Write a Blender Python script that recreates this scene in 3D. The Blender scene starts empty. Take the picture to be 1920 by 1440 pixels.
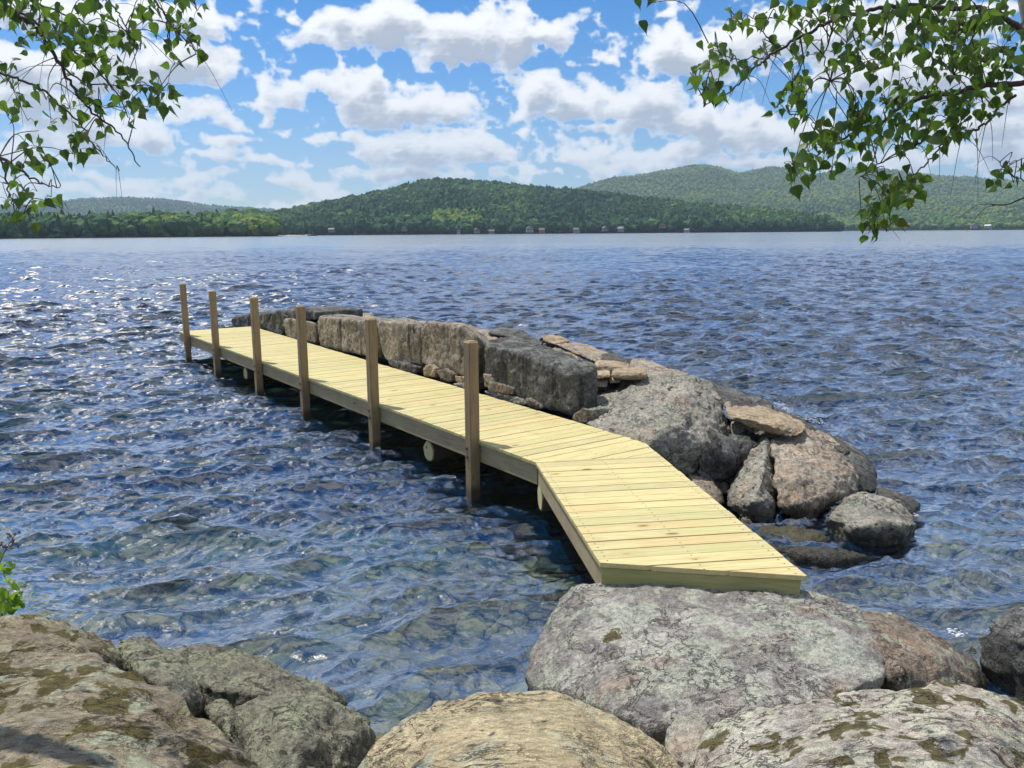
import bpy, bmesh, math, random
import numpy as np
from mathutils import Vector, Matrix
random.seed(7); RNG = np.random.default_rng(7)
S = bpy.context.scene
COL = S.collection
# ------------------------------------------------------------------ camera geometry (1920 x 1440 photograph pixels)
FPX = 1554.0; EYE = 2.5
PITCH = math.atan((720 - 435.5) / FPX); ROLL = math.atan(0.0070)
SUN_AZ = math.radians(-50.0); SUN_EL = math.radians(66.0)
EXPOSURE = 0.28; SKY = 0.10; CLOUD = 9.4; HAZE = 8.5e-5; WATER_BUMP = 0.035; WATER_POW = 9.0

def ray(px, py):
    x = px - 960.0; y = 720.0 - py
    c, s = math.cos(ROLL), math.sin(ROLL)
    xr = c * x + s * y; yr = -s * x + c * y
    cp, sp = math.cos(PITCH), math.sin(PITCH)
    return Vector((xr, FPX * cp + yr * sp, -FPX * sp + yr * cp)) / FPX

CAM = Vector((0, 0, EYE))
def Z(px, py, z):                      # the point of a sight line at height z
    d = ray(px, py); return CAM + d * ((z - EYE) / d.z)
def Y(px, py, y):                      # the point of a sight line at distance y
    d = ray(px, py); return CAM + d * (y / d.y)
DECK_Z = 0.55
FL = Z(335, 621, DECK_Z); L1 = Z(1004, 866, DECK_Z); F1 = Z(1125, 1055, DECK_Z); F2 = Z(1515, 1080, DECK_Z)
MD = (L1 - FL).normalized(); MN = Vector((-MD.y, MD.x, 0))      # along the dock towards the shore / across it towards the stones
RD = (F1 - L1).normalized(); RN = Vector((-RD.y, RD.x, 0))
def W(px, py, w):                      # the point of a sight line on the upright plane w metres across from the dock edge
    d = ray(px, py); t = (w - MN.dot(CAM - FL)) / MN.dot(d); return CAM + d * t

# ------------------------------------------------------------------ properties
def tag(o, label=None, cat=None, group=None, kind=None):
    if label: o['label'] = label
    if cat: o['category'] = cat
    if group: o['group'] = group
    if kind: o['kind'] = kind
    return o
def empty(name, loc, rz=0.0):
    o = bpy.data.objects.new(name, None); COL.objects.link(o); o.location = loc; o.rotation_euler = (0, 0, rz)
    o.empty_display_size = 0.2
    return o
def link_mesh(name, me, mat=None, parent=None, loc=(0, 0, 0), rot=(0, 0, 0)):
    o = bpy.data.objects.new(name, me); COL.objects.link(o); o.location = loc; o.rotation_euler = rot
    if mat: me.materials.append(mat)
    if parent: o.parent = parent
    return o
def mesh_np(name, co, faces, smooth=True):
    """co (n,3); faces (m,k) with one k, or a list of such arrays"""
    me = bpy.data.meshes.new(name)
    fl = faces if isinstance(faces, list) else [faces]
    fl = [np.asarray(f, dtype=np.int32) for f in fl if len(f)]
    nl = sum(f.size for f in fl); nf = sum(len(f) for f in fl)
    me.vertices.add(len(co)); me.vertices.foreach_set('co', np.asarray(co, dtype=np.float32).ravel())
    me.loops.add(nl); me.loops.foreach_set('vertex_index', np.concatenate([f.ravel() for f in fl]))
    me.polygons.add(nf)
    tot = np.concatenate([np.full(len(f), f.shape[1], np.int32) for f in fl])
    st = np.concatenate([[0], np.cumsum(tot)[:-1]]).astype(np.int32)
    me.polygons.foreach_set('loop_start', st)
    me.polygons.foreach_set('use_smooth', np.full(nf, smooth, dtype=bool))
    me.update(calc_edges=True); me.validate()
    return me
def float_attr(me, name, val):
    a = me.attributes.new(name, 'FLOAT', 'POINT'); a.data.foreach_set('value', np.asarray(val, dtype=np.float32))

# ------------------------------------------------------------------ numpy noise
def _h(ix, iy, iz, seed):
    n = (ix * 374761393 + iy * 668265263 + iz * 1274126177 + seed * 974711) & 0xffffffff
    n = ((n ^ (n >> 13)) * 1274126177) & 0xffffffff
    n = ((n ^ (n >> 16)) * 2246822519) & 0xffffffff
    return ((n ^ (n >> 15)) & 0xffffff) / float(0xffffff)
def vnoise(p, seed=0):
    i = np.floor(p).astype(np.int64); f = p - i; u = f * f * f * (f * (f * 6 - 15) + 10)
    r = 0
    for a in (0, 1):
        for b in (0, 1):
            for c in (0, 1):
                w = (u[:, 0] if a else 1 - u[:, 0]) * (u[:, 1] if b else 1 - u[:, 1]) * (u[:, 2] if c else 1 - u[:, 2])
                r = r + w * _h(i[:, 0] + a, i[:, 1] + b, i[:, 2] + c, seed)
    return r * 2 - 1
def fbm(p, octaves=4, seed=0, gain=0.5, lac=2.03):
    r = 0; a = 1.0; q = p.copy()
    for k in range(octaves):
        r = r + a * vnoise(q + 17.3 * k, seed + k); a *= gain; q = q * lac
    return r
def ridged(p, octaves=3, seed=0):
    r = 0; a = 1.0; q = p.copy()
    for k in range(octaves):
        r = r + a * (1 - 2 * np.abs(vnoise(q + 9.1 * k, seed + k))); a *= 0.5; q = q * 2.1
    return r

# ------------------------------------------------------------------ shader helpers
class NT:
    def __init__(s, tree): s.t = tree; s.x = 0
    def n(s, typ, **kw):
        nd = s.t.nodes.new(typ); s.x += 40; nd.location = (s.x, 0)
        for k, v in kw.items(): setattr(nd, k, v)
        return nd
    def put(s, sock, v):
        if isinstance(v, bpy.types.NodeSocket): s.t.links.new(v, sock)
        elif v is not None:
            try: sock.default_value = v
            except Exception: sock.default_value = (v, v, v) if not hasattr(v, '__len__') else tuple(v) + (1.0,)
    def m(s, op, a, b=None, c=None, clamp=False):
        nd = s.n('ShaderNodeMath', operation=op); nd.use_clamp = clamp
        s.put(nd.inputs[0], a)
        if b is not None: s.put(nd.inputs[1], b)
        if c is not None: s.put(nd.inputs[2], c)
        return nd.outputs[0]
    def vm(s, op, a, b=None, out=0):
        nd = s.n('ShaderNodeVectorMath', operation=op); s.put(nd.inputs[0], a)
        if b is not None:
            if op == 'SCALE': s.put(nd.inputs['Scale'], b)
            else: s.put(nd.inputs[1], b)
        return nd.outputs[out]
    def ss(s, v, lo, hi, a=0.0, b=1.0):
        nd = s.n('ShaderNodeMapRange', interpolation_type='SMOOTHSTEP')
        s.put(nd.inputs['Value'], v); s.put(nd.inputs['From Min'], lo); s.put(nd.inputs['From Max'], hi)
        s.put(nd.inputs['To Min'], a); s.put(nd.inputs['To Max'], b); return nd.outputs[0]
    def noise(s, vec, scale, detail=4.0, rough=0.55, dist=0.0, color=False):
        nd = s.n('ShaderNodeTexNoise'); s.put(nd.inputs['Vector'], vec); s.put(nd.inputs['Scale'], scale)
        nd.inputs['Detail'].default_value = detail; nd.inputs['Roughness'].default_value = rough; nd.inputs['Distortion'].default_value = dist
        return nd.outputs['Color' if color else 'Fac']
    def vor(s, vec, scale, feature='F1', detail=0.0, rough=0.5, out='Distance', smooth=None):
        nd = s.n('ShaderNodeTexVoronoi', feature=feature); s.put(nd.inputs['Vector'], vec); s.put(nd.inputs['Scale'], scale)
        nd.inputs['Detail'].default_value = detail; nd.inputs['Roughness'].default_value = rough
        if smooth is not None and 'Smoothness' in nd.inputs: nd.inputs['Smoothness'].default_value = smooth
        return nd.outputs[out]
    def mix(s, fac, a, b, mode='MIX'):
        nd = s.n('ShaderNodeMix', data_type='RGBA', blend_type=mode)
        s.put(nd.inputs['Factor'], fac)
        s.put(nd.inputs[6], a if isinstance(a, bpy.types.NodeSocket) else tuple(a) + (1.0,))
        s.put(nd.inputs[7], b if isinstance(b, bpy.types.NodeSocket) else tuple(b) + (1.0,))
        return nd.outputs[2]
    def bump(s, h, strength=0.5, dist=0.01, normal=None):
        nd = s.n('ShaderNodeBump'); nd.inputs['Strength'].default_value = strength; nd.inputs['Distance'].default_value = dist
        s.put(nd.inputs['Height'], h)
        if normal is not None: s.put(nd.inputs['Normal'], normal)
        return nd.outputs[0]
def material(name):
    mt = bpy.data.materials.new(name); mt.use_nodes = True; nt = mt.node_tree
    for n in list(nt.nodes): nt.nodes.remove(n)
    out = nt.nodes.new('ShaderNodeOutputMaterial'); return mt, NT(nt), out
def principled(T, out, color, rough=0.8, normal=None, spec=0.3):
    b = T.n('ShaderNodeBsdfPrincipled'); T.put(b.inputs['Base Color'], color if isinstance(color, bpy.types.NodeSocket) else tuple(color) + (1.0,))
    T.put(b.inputs['Roughness'], rough); b.inputs['Specular IOR Level'].default_value = spec
    if normal is not None: T.put(b.inputs['Normal'], normal)
    T.t.links.new(b.outputs[0], out.inputs['Surface']); return b

def rock_mat(name, c1, c2, c3, lichen=0.5, lichen_col=(.36, .38, .31), moss=0.0, moss_scale=3.4, dark=0.35, warm=0.0, streak=False, grain=None, pale=0.0):
    """granite: three tones, lichen crust, moss, dark spots, speckle and a dark wet band at the water"""
    mt, T, out = material(name)
    tc = T.n('ShaderNodeTexCoord'); oi = T.n('ShaderNodeObjectInfo'); geo = T.n('ShaderNodeNewGeometry')
    off = T.vm('SCALE', (31.7, 17.1, 23.3), oi.outputs['Random'])
    p = T.vm('ADD', tc.outputs['Object'], off)
    pg = T.vm('MULTIPLY', p, grain) if grain else p
    n1 = T.noise(p, 1.6, 5, .6); n2 = T.noise(pg, 6.5, 6, .62, .4); n3 = T.noise(pg, 34, 4, .6); sp = T.noise(p, 210, 2, .7)
    col = T.mix(T.ss(n1, .38, .64), c1, c2)
    col = T.mix(T.m('MULTIPLY', T.ss(n2, .46, .66), .75), col, c3)
    if warm > 0:
        col = T.mix(T.m('MULTIPLY', T.ss(T.noise(T.vm('ADD', p, (3, 9, 4)), 2.7, 4, .55), .52, .68), warm), col, (.40, .25, .14))
    if pale > 0:
        col = T.mix(T.m('MULTIPLY', T.ss(T.noise(T.vm('ADD', p, (13, 2, 7)), 3.2, 7, .68, .6), .5, .57), pale), col, (.55, .54, .47))
    if lichen > 0:
        nl = T.noise(T.vm('ADD', p, (5, 1, 8)), 4.3, 9, .68, .5)
        col = T.mix(T.m('MULTIPLY', T.ss(nl, .60 - .16 * lichen, .65 - .16 * lichen), .8), col, lichen_col)
        vl = T.vor(T.vm('ADD', p, T.vm('SCALE', T.noise(p, 9, 3, .6, 0, True), .12)), 7.0)
        ring = T.ss(vl, .16, .13)
        pick = T.ss(T.noise(T.vm('ADD', p, (2, 6, 1)), 1.9, 2, .5), .52, .60)
        col = T.mix(T.m('MULTIPLY', T.m('MULTIPLY', ring, pick), .6), col, (.20, .21, .205))
    if streak:                                               # rain stains running down the split faces
        ps = T.vm('MULTIPLY', p, (5.5, 5.5, .5))
        col = T.mix(T.m('MULTIPLY', T.ss(T.noise(ps, 1.0, 5, .6), .49, .66), .85), col, (.050, .046, .045))
        col = T.mix(T.m('MULTIPLY', T.ss(T.noise(T.vm('ADD', ps, (9, 3, 1)), 1.3, 4, .6), .58, .70), .45), col, (.36, .31, .25))
    if dark > 0:
        nd = T.noise(T.vm('ADD', pg, (8, 4, 2)), 11.0, 7, .66, .3)
        col = T.mix(T.m('MULTIPLY', T.ss(nd, .585, .66), dark * 1.9, clamp=True), col, (.05, .045, .037))
    nz = T.n('ShaderNodeSeparateXYZ'); T.put(nz.inputs[0], geo.outputs['Normal'])
    if moss > 0:
        nm = T.noise(T.vm('ADD', p, (1, 7, 3)), moss_scale, 8, .62, .4)
        up = T.ss(nz.outputs[2], .35, .8)
        mk = T.m('MULTIPLY', T.ss(nm, .66 - .14 * moss, .70 - .14 * moss), up)
        col = T.mix(T.m('MULTIPLY', mk, .92), col, T.mix(T.noise(p, 40, 3, .6), (.045, .036, .012), (.115, .095, .022)))
    col = T.mix(.6, col, T.mix(T.ss(n3, .3, .7), (.45, .45, .46), (1.42, 1.40, 1.36)), 'MULTIPLY')
    col = T.mix(.45, col, T.mix(T.ss(sp, .36, .64), (.45, .45, .45), (1.5, 1.5, 1.5)), 'MULTIPLY')
    pz = T.n('ShaderNodeSeparateXYZ'); T.put(pz.inputs[0], geo.outputs['Position'])
    wl = T.m('ADD', pz.outputs[2], T.m('MULTIPLY', T.m('SUBTRACT', T.noise(p, 3.0, 3, .5), .5), .16))
    wet = T.ss(wl, .17, .05)
    col = T.mix(wet, col, T.mix(.72, col, (.03, .032, .022)))
    rough = T.m('MULTIPLY_ADD', wet, -.5, .88)
    h = T.m('ADD', T.m('ADD', T.m('MULTIPLY', n2, 1.0), T.m('MULTIPLY', n3, .42)), T.m('MULTIPLY', sp, .09))
    h = T.m('ADD', h, T.m('MULTIPLY', T.noise(pg, 85, 3, .6), .22))
    crk = T.n('ShaderNodeMath', operation='ABSOLUTE'); T.put(crk.inputs[0], T.m('SUBTRACT', T.noise(pg, 9.5, 5, .62, .5), .5))
    fis = T.m('MULTIPLY', T.ss(crk.outputs[0], .022, .0), T.ss(T.noise(p, 2.3, 2, .5), .46, .58))
    h = T.m('SUBTRACT', h, T.m('MULTIPLY', fis, .5))
    col = T.mix(T.m('MULTIPLY', fis, .28), col, (.05, .045, .04))
    principled(T, out, col, rough, T.bump(h, 1.0, .042), .25)
    return mt

def wood_mat(name, light, dark, green, axis=0, island=True, knots=1.0, weather=0.0, wet=False):
    """sawn boards: grain along local axis, a tone of its own for every board, knots"""
    mt, T, out = material(name)
    tc = T.n('ShaderNodeTexCoord'); geo = T.n('ShaderNodeNewGeometry')
    isl = geo.outputs['Random Per Island'] if island else T.n('ShaderNodeObjectInfo').outputs['Random']
    sc = [14.0, 14.0, 14.0]; sc[axis] = .9
    p = T.vm('ADD', tc.outputs['Object'], T.vm('SCALE', (5.1, 7.7, 3.9), isl))
    g = T.noise(T.vm('MULTIPLY', p, sc), 3.2, 5, .65, 1.2)
    g2 = T.noise(T.vm('MULTIPLY', p, [v * 2.2 for v in sc]), 5.0, 3, .6)
    big = T.noise(p, 1.1, 3, .5)
    col = T.mix(T.ss(g, .36, .66), light, dark)
    col = T.mix(T.m('MULTIPLY', T.ss(big, .45, .68), .45), col, green)
    col = T.mix(.55, col, T.mix(isl, (.80, .80, .82), (1.1, 1.07, 1.03)), 'MULTIPLY')
    warmb = T.ss(T.m('FRACT', T.m('MULTIPLY', isl, 7.31)), .8, .95)
    col = T.mix(T.m('MULTIPLY', T.m('MULTIPLY', warmb, T.ss(T.noise(p, 2.0, 3, .5), .4, .65)), .3), col, (.60, .36, .16))
    ks = [9.0, 9.0, 9.0]; ks[axis] = 3.4
    kd = T.vor(T.vm('MULTIPLY', p, ks), .62)
    kn = T.m('MULTIPLY', T.ss(kd, .13, .05), knots)
    halo = T.m('MULTIPLY', T.ss(kd, .26, .10), .35 * knots)
    col = T.mix(halo, col, (.50, .36, .14)); col = T.mix(T.m('MULTIPLY', kn, .85), col, (.16, .09, .04))
    if weather > 0:
        col = T.mix(T.m('MULTIPLY', T.ss(T.noise(p, 4.0, 6, .65), .42, .7), weather), col, (.16, .145, .125))
    col = T.mix(.3, col, T.mix(g2, (.6, .6, .6), (1.35, 1.35, 1.35)), 'MULTIPLY')
    rough = .72
    if wet:
        pz = T.n('ShaderNodeSeparateXYZ'); T.put(pz.inputs[0], geo.outputs['Position'])
        wv = T.ss(T.m('ADD', pz.outputs[2], T.m('MULTIPLY', T.noise(p, 9, 2, .5), .06)), .20, .08)
        col = T.mix(wv, col, T.mix(.75, col, (.03, .028, .018))); rough = T.m('MULTIPLY_ADD', wv, -.4, .72)
    h = T.m('ADD', g, T.m('MULTIPLY', g2, .5))
    principled(T, out, col, rough, T.bump(h, .35, .004), .3)
    return mt

def plain_mat(name, col, rough=.7, var=.25, scale=8.0, spec=.3):
    mt, T, out = material(name); tc = T.n('ShaderNodeTexCoord')
    n = T.noise(tc.outputs['Object'], scale, 4, .6)
    c = T.mix(var * 2, col, T.mix(n, (.4, .4, .4), (1.6, 1.6, 1.6)), 'MULTIPLY')
    principled(T, out, c, rough, None, spec); return mt
# ================================================================== camera, sun, sky
cam = bpy.data.cameras.new('camera'); co = bpy.data.objects.new('camera', cam); COL.objects.link(co)
cam.sensor_fit = 'HORIZONTAL'; cam.sensor_width = 36.0; cam.lens = 36.0 * FPX / 1920.0
cam.clip_start = 0.05; cam.clip_end = 60000
fwd = Vector((0, math.cos(PITCH), -math.sin(PITCH)))
up0 = Vector((0, math.sin(PITCH), math.cos(PITCH))); rt0 = Vector((1, 0, 0))
cr, sr = math.cos(ROLL), math.sin(ROLL)
rt = cr * rt0 - sr * up0; up = sr * rt0 + cr * up0
co.matrix_world = Matrix(((rt.x, up.x, -fwd.x, 0), (rt.y, up.y, -fwd.y, 0), (rt.z, up.z, -fwd.z, EYE), (0, 0, 0, 1)))
S.camera = co
S.view_settings.view_transform = 'Standard'; S.view_settings.look = 'None'; S.view_settings.gamma = 1.0
S.view_settings.exposure = EXPOSURE
S.cycles.use_denoising = True; S.cycles.max_bounces = 8; S.cycles.transparent_max_bounces = 12
S.cycles.caustics_reflective = False; S.cycles.caustics_refractive = False; S.cycles.sample_clamp_indirect = 1.6; S.cycles.sample_clamp_direct = 1.0; S.cycles.volume_bounces = 0

sd = Vector((math.sin(SUN_AZ) * math.cos(SUN_EL), math.cos(SUN_AZ) * math.cos(SUN_EL), math.sin(SUN_EL)))
sun = bpy.data.lights.new('sun', 'SUN'); sun.energy = 4.2; sun.angle = math.radians(.53); sun.color = (1.0, .95, .87)
so = bpy.data.objects.new('sun', sun); COL.objects.link(so)
so.rotation_euler = sd.to_track_quat('Z', 'Y').to_euler(); so.location = sd * 50

world = bpy.data.worlds.new('World'); S.world = world; world.use_nodes = True
world.cycles.sampling_method = 'MANUAL'; world.cycles.sample_map_resolution = 512
wt = world.node_tree
for n in list(wt.nodes): wt.nodes.remove(n)

def azel(px, py):
    d = ray(px, py).normalized(); return math.degrees(math.atan2(d.x, d.y)), math.degrees(math.asin(d.z))
# cumulus: centre and half-size of each heap of cloud, as seen from the shore
HEAPS = [(700, 55, 115, 62), (860, 60, 190, 66), (1000, 72, 115, 44), (640, 22, 60, 30),
 (545, 172, 110, 34), (655, 178, 70, 44), (760, 212, 140, 40), (700, 165, 60, 36),
 (790, 285, 170, 40), (655, 264, 70, 20), (890, 280, 75, 34),
 (1000, 178, 95, 48), (1090, 190, 100, 40), (1210, 205, 130, 46), (1340, 228, 170, 44), (1450, 250, 110, 34), (1180, 235, 120, 26),
 (1360, 98, 190, 60), (1275, 105, 95, 34), (1480, 75, 140, 62), (1560, 40, 120, 50),
 (1240, 30, 30, 20), (996, 248, 16, 8), (1142, 113, 18, 14), (555, 45, 16, 8),
 (335, 38, 120, 40), (330, 120, 125, 46), (418, 120, 34, 20), (385, 218, 120, 34), (300, 255, 70, 34), (400, 268, 60, 16),
 (515, 308, 72, 18), (370, 292, 80, 16), (150, 135, 130, 50), (60, 200, 130, 40), (190, 45, 110, 40), (180, 250, 130, 34), (60, 20, 110, 40), (40, 120, 90, 36), (60, 290, 140, 30),
 (190, 335, 130, 22), (340, 335, 120, 22), (560, 352, 120, 18), (740, 325, 180, 20), (1085, 300, 75, 24), (1170, 312, 130, 22), (1300, 290, 110, 24), (1430, 310, 95, 24),
 (330, 365, 160, 14), (90, 360, 130, 18), (960, 320, 80, 18), (1010, 335, 120, 12),
 (1850, 245, 120, 40), (1760, 150, 130, 62), (1880, 300, 110, 40), (1640, 130, 110, 50), (1720, 300, 130, 26), (1600, 315, 90, 20), (1900, 180, 90, 40),
 (1750, 40, 120, 40)]
# cover and light of the clouds, worked out on a grid of directions (azimuth, height) from the heaps and billowing noise
AZ0, AZ1, EL0, EL1, DEG = -46.0, 46.0, -0.6, 30.0, .06
def cloud_grid():
    na, ne = int((AZ1 - AZ0) / DEG), int((EL1 - EL0) / DEG)
    A, E_ = np.meshgrid(np.linspace(AZ0, AZ1, na), np.linspace(EL0, EL1, ne)); a, e = np.radians(A.ravel()), np.radians(E_.ravel())
    d = np.stack([np.sin(a) * np.cos(e), np.cos(a) * np.cos(e), np.sin(e) * 1.35], 1)
    big = np.stack([fbm(d * 24 + 3, 3, 71), fbm(d * 24 + 40, 3, 75)], 1)
    pa = A.ravel() + 1.1 * big[:, 0]; pe = E_.ravel() + .55 * big[:, 1]
    F = np.full(len(a), -3.0); k = 57.2958 / FPX
    for (cx, cy, rx, ry) in HEAPS:
        a0, e0 = azel(cx, cy); qx = (pa - a0) / (rx * k); qy = (pe - e0) / (ry * k)
        qy = np.where(qy < 0, qy * 1.15, qy)
        F = np.maximum(F, (1.0 - np.sqrt(qx * qx + qy * qy)) * min(1.5, .55 + ry / 45.0))
    out = np.clip((np.abs(A.ravel()) - 36) / 8, 0, 1) + np.clip((E_.ravel() - 17.5) / 6, 0, 1)
    zc = np.maximum(np.sin(e), .03); pl = np.stack([np.sin(a) * np.cos(e) / zc, np.cos(a) * np.cos(e) / zc, 0 * a + 3.7], 1)
    F = np.maximum(F, np.where(out > 0, 1.9 * fbm(pl * 1.3, 3, 81) - .05 - (1 - np.clip(out, 0, 1)) * 3, -3))
    d5 = d * np.array([1, 1, 3.4]); el = E_.ravel()
    F = np.maximum(F, np.clip((4.4 - el) / 3.4, 0, 1) * (.9 * fbm(d5 * 9 + 5, 3, 83) + .12))
    bil = 0; g = 1.0; q = d * 24
    for o in range(7): bil = bil + g * (.25 - np.abs(vnoise(q + 13.7 * o, 90 + o))); g *= .60; q = q * 2.05
    D = F + .60 * bil + .30 * fbm(d * 60 + 9, 5, 99) - .04
    D = np.where((F < -.12) & (D > 0), D * np.clip(1 + (F + .12) * 5, 0, 1), D).reshape(ne, na); el2 = E_
    mid = (.25 - np.abs(vnoise(d * 40 + 5, 131)) + .6 * (.25 - np.abs(vnoise(d * 85 + 8, 132))) + .4 * (.25 - np.abs(vnoise(d * 170 + 2, 133)))).reshape(ne, na)
    lump = fbm(d * 17 + 31, 2, 140).reshape(ne, na)
    tau = np.clip(D, 0, 1.2)
    thin = np.clip((5.0 - el2) / 5.0, 0, 1)
    al = 1 - np.exp(-(tau * 5.4) ** 1.2); al = al * (1 - .25 * thin)
    acc = np.zeros_like(D); wsum = 0; sl = (-.30, 1.0)                      # light comes down through the cloud from the sun's side
    for st in range(1, 13):
        r = st * 2.6; dx = int(round(sl[0] * r)); dy = int(round(sl[1] * r)); acc += np.roll(np.roll(tau, -dy, 0), -dx, 1); wsum += 1
    acc = acc / wsum
    soft = tau.copy()
    for _ in range(3): soft = (soft + np.roll(soft, 1, 0) + np.roll(soft, -1, 0) + np.roll(soft, 1, 1) + np.roll(soft, -1, 1)) / 5
    gy, gx = np.gradient(np.sqrt(soft + .02)); nl = np.clip((-gy * sl[1] - gx * sl[0]) * 9.0, -1, 1)
    soft2 = soft.copy()
    for _ in range(26): soft2 = (soft2 + np.roll(soft2, 2, 0) + np.roll(soft2, -2, 0) + np.roll(soft2, 2, 1) + np.roll(soft2, -2, 1)) / 5
    gy2, gx2 = np.gradient(soft2); nl2 = np.clip((-gy2 * sl[1] - gx2 * sl[0]) * 26.0, -1, 1)
    gm, gn_ = np.gradient(mid); nm = np.clip((-gm * sl[1] - gn_ * sl[0]) * 5.0, -1, 1)
    dk = np.clip((acc - .06 + .13 * lump - .2 * np.clip(nl2, 0, 1)) / .95, 0, 1) * np.clip(tau / .30, 0, 1)
    br = 1.0 - .60 * dk + nl * (.08 + .14 * dk) + np.clip(tau / .2, 0, 1) * (.16 * nm + .22 * mid) * (.45 + .55 * dk) + .12 * np.clip(nl2, -1, 1) * dk
    br = br + (.95 - br) * .5 * thin
    return np.clip(br, .25, 1.1), np.clip(al, 0, 1)
br, al = cloud_grid(); ih, iw = br.shape
img = bpy.data.images.new('cloud_cover', iw, ih, float_buffer=True, is_data=True)
px_ = np.zeros((ih, iw, 4), np.float32); px_[..., 0] = br; px_[..., 1] = al; px_[..., 3] = 1
img.pixels.foreach_set(px_.ravel()); img.update()

Wd = NT(wt)
tc = Wd.n('ShaderNodeTexCoord'); dr = Wd.vm('NORMALIZE', tc.outputs['Generated'])
sx = Wd.n('ShaderNodeSeparateXYZ'); Wd.put(sx.inputs[0], dr)
az = Wd.m('MULTIPLY', Wd.m('ARCTAN2', sx.outputs[0], sx.outputs[1]), 57.2958); el = Wd.m('MULTIPLY', Wd.m('ARCSINE', sx.outputs[2]), 57.2958)
uv = Wd.n('ShaderNodeCombineXYZ'); Wd.put(uv.inputs[0], Wd.m('DIVIDE', Wd.m('SUBTRACT', az, AZ0), AZ1 - AZ0)); Wd.put(uv.inputs[1], Wd.m('DIVIDE', Wd.m('SUBTRACT', el, EL0), EL1 - EL0))
ti = Wd.n('ShaderNodeTexImage', image=img, extension='EXTEND', interpolation='Cubic'); Wd.put(ti.inputs[0], uv.outputs[0])
tr_ = Wd.n('ShaderNodeSeparateColor'); Wd.put(tr_.inputs[0], ti.outputs[0])
inside = Wd.m('MULTIPLY', Wd.ss(Wd.m('ABSOLUTE', az), 45.5, 38), Wd.ss(el, 29.5, 23))
zc = Wd.m('MAXIMUM', sx.outputs[2], .05); pl = Wd.n('ShaderNodeCombineXYZ'); Wd.put(pl.inputs[0], Wd.m('DIVIDE', sx.outputs[0], zc)); Wd.put(pl.inputs[1], Wd.m('DIVIDE', sx.outputs[1], zc))
gn = Wd.noise(pl.outputs[0], 1.5, 5, .55)
alpha = Wd.m('ADD', Wd.m('MULTIPLY', inside, tr_.outputs[1]), Wd.m('MULTIPLY', Wd.m('SUBTRACT', 1.0, inside), Wd.ss(gn, .455, .58)))
brt = Wd.m('ADD', Wd.m('MULTIPLY', inside, tr_.outputs[0]), Wd.m('MULTIPLY', Wd.m('SUBTRACT', 1.0, inside), Wd.ss(gn, .60, .85, 1.15, .8)))
sky = Wd.n('ShaderNodeTexSky', sky_type='NISHITA'); sky.sun_disc = False
sky.sun_elevation = SUN_EL; sky.sun_rotation = SUN_AZ; sky.air_density = 1.0; sky.dust_density = .2; sky.ozone_density = 3.0; sky.altitude = 150
hsv = Wd.n('ShaderNodeHueSaturation'); hsv.inputs['Saturation'].default_value = 1.38; hsv.inputs['Value'].default_value = .95
Wd.put(hsv.inputs['Color'], Wd.mix(1.0, sky.outputs[0], (.86, .95, 1.10), 'MULTIPLY'))
ccol = Wd.mix(Wd.ss(brt, .28, 1.0), (CLOUD * .42, CLOUD * .46, CLOUD * .54), (CLOUD, CLOUD, CLOUD))
fin = Wd.mix(alpha, hsv.outputs[0], ccol)
bg = Wd.n('ShaderNodeBackground'); Wd.put(bg.inputs['Color'], fin); bg.inputs['Strength'].default_value = SKY
wo = Wd.n('ShaderNodeOutputWorld'); wt.links.new(bg.outputs[0], wo.inputs['Surface'])

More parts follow.
